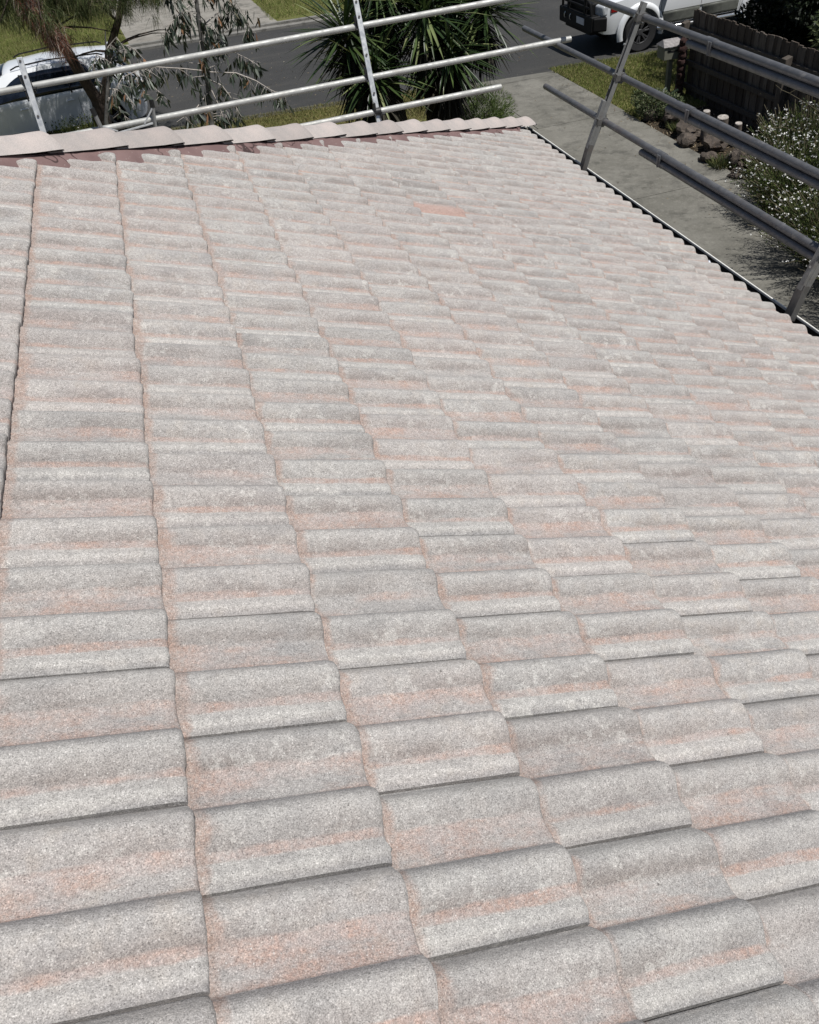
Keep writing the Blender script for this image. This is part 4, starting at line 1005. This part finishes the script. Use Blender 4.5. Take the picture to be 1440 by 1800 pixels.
def needles(anchors, per, lo, hi, wid, zlim=None):
    VV, FF, b_ = [], [], 0; seg = 3
    A = np.array(anchors)
    n = len(A)*per; k = np.repeat(np.arange(len(A)), per)
    C = A[k]+rng.normal(0, .035, (n, 3)); L = rng.uniform(lo, hi, n)
    d = unit(rng.normal(0, .45, (n, 3))+np.array([0, 0, -.75])); W = unit(np.cross(d, rng.normal(size=(n, 3))))*wid
    V = np.empty((n, (seg+1)*2, 3)); P_ = C.copy(); dd = d.copy()
    for q in range(seg+1):
        w_ = W*(1-.75*q/seg); V[:, 2*q] = P_-w_; V[:, 2*q+1] = P_+w_
        dd = unit(dd+np.array([0, 0, -.22])); P_ = P_+dd*(L/seg)[:, None]
    F = np.array([[2*q, 2*q+1, 2*q+3, 2*q+2] for q in range(seg)]); F = (F[None]+(np.arange(n)*(seg+1)*2)[:, None, None]).reshape(-1, 4)
    return V.reshape(-1, 3)-WO, F
anc = []
for pts in sub:
    for i in range(1, len(pts)):
        for q in range(7):
            p = pts[i-1].lerp(pts[i], random.random()); a = p+Vector((random.gauss(0, .13), random.gauss(0, .13), random.gauss(-.10, .12)))
            if a.z > -1.72 or random.random() < .07: anc.append(tuple(a))
V, F = needles(anc, 26, .12, .34, .0042); o = np_mesh('crown', V, F, M['needle']); o.parent = wt
anc = []
for (p0, p1) in (((-1.21, 17.6, -1.30), (-1.05, 17.5, -1.62)), ((-1.05, 17.5, -1.66), (-.87, 17.4, -2.0)), ((-1.1, 17.5, -1.4), (-.95, 17.4, -1.7)), ((-.87, 17.5, -1.9), (-.80, 17.5, -2.15))):
    for q in range(26):
        p = Vector(p0).lerp(Vector(p1), random.random())+Vector((random.gauss(0, .08), random.gauss(0, .08), random.gauss(0, .05))); anc.append(tuple(p))
V, F = needles(anc, 22, .12, .34, .0042); o = np_mesh('dead_foliage', V, F, M['needle_dead']); o.parent = wt; tag(o, 'rusty brown dead needles hanging in the left of the crown')
# weedy flowers at the verge in front of the car
e = tag(empty('weed_clump', (-1.12, 18.25, G)), 'straggly weeds with tiny white flowers in front of the parked white car', 'weeds')
n = 700; a = rng.uniform(0, 6.28, n); q = np.sqrt(rng.random(n)); C = np.stack([np.cos(a)*q*.42, np.sin(a)*q*.22, np.zeros(n)], 1); h_ = rng.uniform(.3, .78, n)
V, F = leaf_quads(C, unit(rng.normal(0, .22, (n, 3))+np.array([0, 0, 1])), h_, .010); o = np_mesh('stem', V, F, M['grass']); o.parent = e
n = 1500; k = rng.integers(0, 700, n); C2 = C[k]*1.2+np.stack([rng.normal(0, .05, n), rng.normal(0, .05, n), h_[k]*rng.uniform(.3, 1, n)], 1)
V, F = leaf_quads(C2, unit(rng.normal(size=(n, 3))+np.array([0, 0, .3])), .06, .022); o = np_mesh('foliage', V, F, M['gaura']); o.parent = e
n = 16; k = rng.integers(0, 700, n); ps = []
C2 = C[k]*1.2+np.stack([np.zeros(n), np.zeros(n), h_[k]], 1)
for j in range(4): ps.append(leaf_quads(C2, unit(rng.normal(size=(n, 3))), .035, .028, None, 0, .6))
V, F = join(ps); o = np_mesh('flowers', V, F, M['petal']); o.parent = e; tag(o, kind='stuff')

# ================================================================== VEHICLES
def carpaint(name, col, rough=.25):
    t = NT(name); P = t.obj()
    c = t.mix(t.ramp(t.noise(P, 2.5, 4), [(.4, 0.0), (.8, .25)]), col, tuple(x*.85 for x in col))
    t.set(c, rough, 0, .5); t.p.inputs['Coat Weight'].default_value = .6; t.p.inputs['Coat Roughness'].default_value = .06
    return t.m
M['white_paint'] = carpaint('white_paint', (.74, .76, .78)); M['trim'] = simple('black_trim', (.005, .005, .0055), .65, spec=.25)
M['grey_trim'] = simple('grey_trim', (.12, .125, .11), .45)
gl = NT('car_glass'); gl.set((.008, .012, .02), .05, 0, .7); M['glass'] = gl.m
M['tyre'] = simple('tyre_rubber', (.020, .020, .021), .85, bump=.3); M['alloy'] = simple('alloy', (.36, .36, .36), .35, .8); M['steel_rim'] = simple('steel_rim', (.075, .075, .078), .5, .5)
M['chrome'] = simple('bright_trim', (.75, .75, .75), .2, .9, var=.05); M['red_lens'] = simple('red_lens', (.22, .012, .012), .2); M['plate'] = simple('number_plate', (.55, .56, .58), .5, var=.12, scale=30)
M['lamp'] = simple('lamp_lens', (.42, .44, .46), .12)
M['under'] = simple('underbody', (.01, .01, .01), .9)
def lerp(tab, x):
    for i in range(len(tab)-1):
        if x <= tab[i+1][0]:
            a, c = tab[i], tab[i+1]; f_ = (x-a[0])/(c[0]-a[0]); f_ = f_*f_*(3-2*f_) if False else f_
            return [a[k]+(c[k]-a[k])*f_ for k in range(len(a))]
    return tab[-1]
class Body:      # station table rows: x, z_bottom, z_belt, z_top, half width, half width at top
    def __init__(s, tab): s.tab = tab
    def side(s, x, f):   # f 0 at the belt, 1 at the roof edge ; returns y, z
        _, zb, zl, zt, w_, wt = lerp(s.tab, x); zt2 = zt-.05
        if f <= 0:
            g = -f; return w_+.018*math.sin(math.pi*g)-.035*g*g, zl+(zb-zl)*g
        return w_+(wt-w_)*f+.02*math.sin(math.pi*f), zl+(zt2-zl)*f
    def shell(s, n=64, name='body', mat=None, parent=None, cut=()):
        x0, x1 = s.tab[0][0], s.tab[-1][0]; fs_ = [-1, -.85, -.6, -.35, -.12, 0, .06, .3, .55, .8, 1.0]
        b = MB(); m = None
        for i in range(n+1):
            x = x0+(x1-x0)*i/n; ring = []
            for f_ in fs_: y, z = s.side(x, f_); ring.append((x, -y, z))
            _, zb, zl, zt, w_, wt = lerp(s.tab, x)
            for k in (.85, .6, .3): ring.append((x, -wt*k*.98, zt-.05+.05*(1-k**3)))
            ring.append((x, 0, zt+.003)); full = ring+[(p[0], -p[1], p[2]) for p in ring[-2::-1]]; m = len(full); b.v += full
        for i in range(n):
            for j in range(m): b.f.append((i*m+j, i*m+(j+1) % m, (i+1)*m+(j+1) % m, (i+1)*m+j))
        b.f.append(tuple(range(m))[::-1]); b.f.append(tuple(n*m+j for j in range(m)))
        o = b.build(name, mat)
        bm = bmesh.new(); bm.from_mesh(o.data); bmesh.ops.recalc_face_normals(bm, faces=bm.faces); bm.to_mesh(o.data); bm.free()
        # wheel openings
        for cx, cz, r, yy in cut:
            c = MB(); c.tube([(cx, yy-.30, cz), (cx, yy+.30, cz)], r, 36); co = c.build('cut', None)
            bm = bmesh.new(); bm.from_mesh(co.data); bmesh.ops.recalc_face_normals(bm, faces=bm.faces); bm.to_mesh(co.data); bm.free()
            md = o.modifiers.new('b', 'BOOLEAN'); md.object = co; md.operation = 'DIFFERENCE'; md.solver = 'EXACT'
            dg = bpy.context.evaluated_depsgraph_get(); me = bpy.data.meshes.new_from_object(o.evaluated_get(dg)); o.modifiers.clear(); o.data = me
            bpy.data.objects.remove(co)
        o.data.polygons.foreach_set('use_smooth', np.ones(len(o.data.polygons), dtype=bool)); o.data.set_sharp_from_angle(angle=R(32))
        if not o.data.materials: o.data.materials.append(mat)
        if parent: o.parent = parent
        return o
    def panel(s, xs, lo, hi, sg, name, mat, parent, off=.006, nf=5):   # window following the side
        b = MB(); n = len(xs)
        for i, x in enumerate(xs):
            for k in range(nf+1):
                f_ = lo[i]+(hi[i]-lo[i])*k/nf; y, z = s.side(x, f_); b.v.append((x, sg*(y+off), z))
        for i in range(n-1):
            for k in range(nf):
                q = i*(nf+1)+k; b.f.append((q, q+1, q+nf+2, q+nf+1))
        o = b.build(name, mat, parent, True); md = o.modifiers.new('s', 'SOLIDIFY'); md.thickness = .006; md.offset = 0; return o
    def line(s, pts, sg, name, mat, parent, r=.006, off=.0):
        b = MB(); b.tube([(x, sg*(s.side(x, f_)[0]+off), s.side(x, f_)[1]) for x, f_ in pts], r, 6); return b.build(name, mat, parent)
def wheel(parent, x, y, z, r, sg, rim, spokes=5, wd=.21, rr=.68):
    b = MB(); y0 = y
    prof = [(r*rr, -wd/2+.02), (r*.93, -wd/2), (r*.985, -wd/2+.025), (r, -wd*.2), (r, wd*.2), (r*.985, wd/2-.025), (r*.93, wd/2), (r*rr, wd/2-.02)]
    n = 40; vs = [(x+p*math.cos(2*math.pi*j/n), y+q, z+p*math.sin(2*math.pi*j/n)) for j in range(n) for p, q in prof]; k = len(prof)
    b.add(vs, [(j*k+i, j*k+(i+1) % k, ((j+1) % n)*k+(i+1) % k, ((j+1) % n)*k+i) for j in range(n) for i in range(k)])
    w_ = empty('wheel'); w_.parent = parent; o = b.build('tyre', M['tyre'], w_, True)
    b = MB(); R1 = r*rr
    prof = [(R1, sg*(wd/2-.022)), (R1*.93, sg*(wd/2-.03)), (R1*.90, sg*(wd/2-.09)), (.02, sg*(wd/2-.11))]; k = len(prof)
    vs = [(x+p*math.cos(2*math.pi*j/n), y+q, z+p*math.sin(2*math.pi*j/n)) for j in range(n) for p, q in prof]
    b.add(vs, [(j*k+i, j*k+i+1, ((j+1) % n)*k+i+1, ((j+1) % n)*k+i) for j in range(n) for i in range(k-1)])
    b.build('barrel', M['trim'], w_, True)
    b = MB()
    vs = []
    prof = [(R1, sg*(wd/2-.024)), (R1*.95, sg*(wd/2-.012)), (R1*.90, sg*(wd/2-.035))]; k = 3
    vs = [(x+p*math.cos(2*math.pi*j/n), y+q, z+p*math.sin(2*math.pi*j/n)) for j in range(n) for p, q in prof]
    b.add(vs, [(j*k+i, j*k+i+1, ((j+1) % n)*k+i+1, ((j+1) % n)*k+i) for j in range(n) for i in range(k-1)])
    for j in range(spokes):
        a = 2*math.pi*j/spokes+.3
        for da in (-.16, .16):
            b.bar((x+math.cos(a)*.03, y+sg*(wd/2-.045), z+math.sin(a)*.03), (x+math.cos(a+da)*R1*.94, y+sg*(wd/2-.03), z+math.sin(a+da)*R1*.94), .03*r/.35, .022, Vector((0, 1, 0)))
    b.tube([(x, y+sg*(wd/2-.075), z), (x, y+sg*(wd/2-.025), z)], [.075, .06], 14)
    bevel(b.build('rim', rim, w_, True), .004)
    return w_
# --- parked white SUV: x runs from the rear (0) to the front (4.5)
suv = tag(empty('parked_car', (.36, 20.38, RD), R(180)), 'white hatch or small wagon with black roof rails parked behind the forked tree', 'car')
tab = [(0, .42, .88, .90, .76, .60), (.05, .32, .92, .98, .85, .66), (.14, .26, .95, 1.10, .90, .66), (.32, .24, .965, 1.34, .915, .64), (.52, .22, .97, 1.475, .92, .62), (1.1, .21, .965, 1.535, .925, .62), (1.9, .21, .955, 1.55, .925, .625), (2.6, .21, .945, 1.505, .925, .61),
       (3.0, .21, .94, 1.32, .92, .63), (3.35, .21, .935, 1.08, .91, .68), (3.5, .21, .93, 1.00, .905, .70), (4.0, .23, .86, .93, .88, .68), (4.3, .26, .76, .82, .82, .62), (4.45, .36, .62, .66, .72, .5)]
B1 = Body(tab); RW = .335
B1.shell(72, 'body', M['white_paint'], suv, [(.83, RW+.01, .375, .925), (.83, RW+.01, .375, -.925), (3.52, RW+.01, .375, .925), (3.52, RW+.01, .375, -.925)])
for x in (.83, 3.52):
    for sg in (1, -1): wheel(suv, x, sg*.80, RW, RW, sg, M['alloy'], 5)
for sg in (1, -1):
    xs = list(np.linspace(.80, 3.02, 20)); lo = [.09]*20; hi = [min(.86, .10+(x-.80)*3.2, .86-max(0, x-2.35)*.75) for x in xs]
    hi[0] = .11
    f_ = B1.panel(xs, lo, hi, sg, 'side_window', M['glass'], suv)
    for xx in (1.42, 2.3): 
        p_ = B1.line([(xx, .02), (xx+.02, .45), (xx+.05, .86)], sg, 'pillar', M['trim'], suv, .02)
    for xx in (1.32, 2.25, 3.12): B1.line([(xx, -.85), (xx, -.5), (xx+.01, -.2), (xx, .03)], sg, 'door_seam', M['trim'], suv, .003, .0005)
    for xx in (1.42, 2.36):
        B1.line([(xx, -.17), (xx+.03, -.165), (xx+.13, -.165), (xx+.16, -.17)], sg, 'door_handle', M['white_paint'], suv, .013, .018)
    b = MB(); y_, z_ = B1.side(.7, 1); b.tube([(.62, sg*(y_-.03), z_+.04), (.72, sg*(y_-.02), z_+.085), (1.7, sg*(.62), 1.575), (2.35, sg*(.61), 1.545), (2.48, sg*.60, 1.50)], .014, 8); b.build('roof_rail', M['trim'], suv, True)
    b = MB(); b.box((2.98, sg*1.02, 1.02), (.10, .20, .13)); bevel(b.build('mirror', M['white_paint'], suv, True), .03, 3)
    B1.line([(1.2, -.88), (2.4, -.88), (3.12, -.88)], sg, 'sill_trim', M['trim'], suv, .03, .01)
    b = MB(); b.box((.07, sg*.76, .86), (.10, .22, .14)); bevel(b.build('tail_light', M['red_lens'], suv), .02, 2)
    b = MB(); b.box((4.28, sg*.66, .70), (.22, .3, .12)); bevel(b.build('headlight', M['lamp'], suv), .03, 2)
def cross_glass(B, x0, x1, k, name, parent, off=.008, fr=.92):
    b = MB(); n = 6; m = 8
    for i in range(n+1):
        x = x0+(x1-x0)*i/n; _, zb, zl, zt, w_, wt = lerp(B.tab, x)
        for j in range(m+1):
            u = -1+2*j/m; b.v.append((x+off*k, u*wt*fr, zt-.05+.05*(1-abs(u*fr)**3)+.003+off))
    for i in range(n):
        for j in range(m): q = i*(m+1)+j; b.f.append((q, q+1, q+m+2, q+m+1))
    o = b.build(name, M['glass'], parent, True); md = o.modifiers.new('s', 'SOLIDIFY'); md.thickness = .006; md.offset = 0; return o
cross_glass(B1, .08, .47, -1, 'rear_window', suv); cross_glass(B1, 2.66, 3.38, 1, 'windscreen', suv)
b = MB(); b.box((.42, 0, 1.485), (.22, 1.12, .022)); bevel(b.build('spoiler', M['white_paint'], suv), .008)
b = MB(); b.box((2.2, 0, .24), (3.9, 1.5, .12)); b.build('floor_pan', M['under'], suv)
b = MB(); b.box((-.012, 0, .72), (.012, .37, .11)); b.build('number_plate', M['plate'], suv)

# --- white utility: x runs from the front (0) to the rear (5.2)
ute = tag(empty('parked_ute', (10.29, 19.04, RD), R(0)), 'white utility with a black bull bar parked at the road edge beyond the lawn', 'utility vehicle')
tab = [(0, .58, .90, .94, .74, .58), (.07, .46, .98, 1.04, .82, .66), (.25, .44, 1.05, 1.13, .87, .70), (.6, .44, 1.09, 1.17, .895, .72), (1.1, .44, 1.11, 1.20, .90, .73), (1.28, .44, 1.12, 1.24, .90, .72), (1.45, .44, 1.12, 1.34, .90, .70), (1.95, .44, 1.12, 1.70, .90, .64), (2.15, .44, 1.12, 1.765, .90, .62), (2.8, .44, 1.13, 1.80, .90, .62), (3.35, .44, 1.14, 1.78, .90, .62), (3.55, .44, 1.14, 1.66, .90, .64), (3.62, .44, 1.13, 1.18, .90, .80), (5.0, .46, 1.13, 1.17, .90, .84), (5.15, .5, 1.1, 1.14, .88, .82)]
B2 = Body(tab); RU = .39
B2.shell(80, 'body', M['white_paint'], ute, [(.95, RU+.02, .47, .90), (.95, RU+.02, .47, -.90), (4.02, RU+.02, .46, .90), (4.02, RU+.02, .46, -.90)])
for x in (.95, 4.02):
    for sg in (1, -1):
        wheel(ute, x, sg*.82, RU, RU, sg, M['steel_rim'], 6, .25, .60)
        b = MB(); n = 22; secn = [(-.0, -.02), (.045, .02), (.075, .075), (.055, .13), (0, .15)]; vs = []
        for i in range(n+1):
            a = R(-14)+R(208)*i/n
            for dr, dy in ((0, -.01), (.005, .055), (.04, .062), (.085, .045), (.12, .0)):
                vs.append((x+(.455+dr)*math.cos(a), sg*(.905+dy), RU+.02+(.455+dr)*math.sin(a)))
        b.add(vs, [(i*5+j, i*5+j+1, (i+1)*5+j+1, (i+1)*5+j) for i in range(n) for j in range(4)]); b.build('wheel_arch_flare', M['white_paint'], ute, True)
for sg in (1, -1):
    xs = list(np.linspace(1.42, 3.40, 18)); lo = [.07]*18; hi = [min(.88, .09+(x-1.40)*1.75, .88) for x in xs]
    B2.panel(xs, lo, hi, sg, 'side_window', M['glass'], ute)
    B2.line([(2.42, .03), (2.43, .88)], sg, 'pillar', M['trim'], ute, .025)
    for xx in (1.43, 2.42, 3.42): B2.line([(xx, -.93), (xx, -.5), (xx, -.2), (xx, .05)], sg, 'door_seam', M['trim'], ute, .004, .0005)
    B2.panel([1.46, 1.9, 2.39], [-.97]*3, [-.62]*3, sg, 'door_trim', M['grey_trim'], ute, .008); B2.panel([2.46, 2.9, 3.38], [-.97]*3, [-.62]*3, sg, 'door_trim', M['grey_trim'], ute, .008)
    B2.line([(1.45, -.60), (2.4, -.60), (3.4, -.60)], sg, 'side_moulding', M['grey_trim'], ute, .006, .008)
    for xx in (2.18, 3.16): B2.line([(xx, -.22), (xx+.03, -.215), (xx+.14, -.215), (xx+.17, -.22)], sg, 'door_handle', M['trim'], ute, .016, .022)
    b = MB(); b.tube([(1.35, sg*.93, .42), (1.45, sg*1.0, .41), (3.4, sg*1.0, .41), (3.5, sg*.93, .42)], .036, 10); b.build('side_step', M['chrome'], ute, True)
    b = MB(); b.box((1.55, sg*1.06, 1.22), (.12, .20, .24)); bevel(b.build('mirror', M['trim'], ute, True), .035, 3)
    b = MB(); b.box((.14, sg*.68, .92), (.30, .34, .22), Matrix.Rotation(R(-14)*sg, 3, 'Z')); bevel(b.build('headlight', M['lamp'], ute, True), .05, 3)
    b = MB(); b.box((.30, sg*.875, .93), (.16, .05, .12)); bevel(b.build('indicator_lamp', M['red_lens'], ute), .015)
cross_glass(B2, 1.32, 2.08, 1, 'windscreen', ute); 
b = MB(); b.box((.02, 0, .86), (.10, 1.0, .22)); bevel(b.build('grille', M['trim'], ute), .02)
b = MB(); b.box((2.6, 0, .46), (4.8, 1.3, .14)); b.build('chassis', M['under'], ute)
b = MB(); b.box((1.62, .63, 1.25), (.03, .03, .5)); 
bb_ = empty('bull_bar'); bb_.parent = ute
b = MB()
b.box((-.10, 0, .68), (.24, 1.66, .32)); b.box((-.04, 0, .50), (.22, 1.3, .12)); b.box((-.03, 0, .92), (.16, 1.25, .28))
for sg in (1, -1):
    b.box((-.02, sg*.85, .68), (.30, .14, .27), Matrix.Rotation(R(24)*sg, 3, 'Z'))
bevel(b.build('bumper', M['trim'], bb_), .03, 3)
b = MB()
for y in (-.42, .42):
    b.box((-.17, y, .96), (.05, .07, .46))
b.tube([(-.17, -.74, .80), (-.18, -.70, 1.06), (-.18, -.45, 1.17), (-.18, .45, 1.17), (-.18, .70, 1.06), (-.17, .74, .80)], .030, 10)
b.tube([(-.17, -.60, .97), (-.18, 0, .98), (-.17, .60, .97)], .024, 10)
b.build('hoop', M['trim'], bb_, True)
b = MB(); b.box((-.226, -.30, .70), (.014, .37, .13)); b.build('number_plate', M['plate'], bb_)
for y in (.22, .5): 
    b = MB(); b.tube([(-.21, y, .76), (-.24, y, .72), (-.24, y, .66), (-.21, y, .63)], .012, 6); b.build('recovery_hook', M['bolt'], bb_, True)
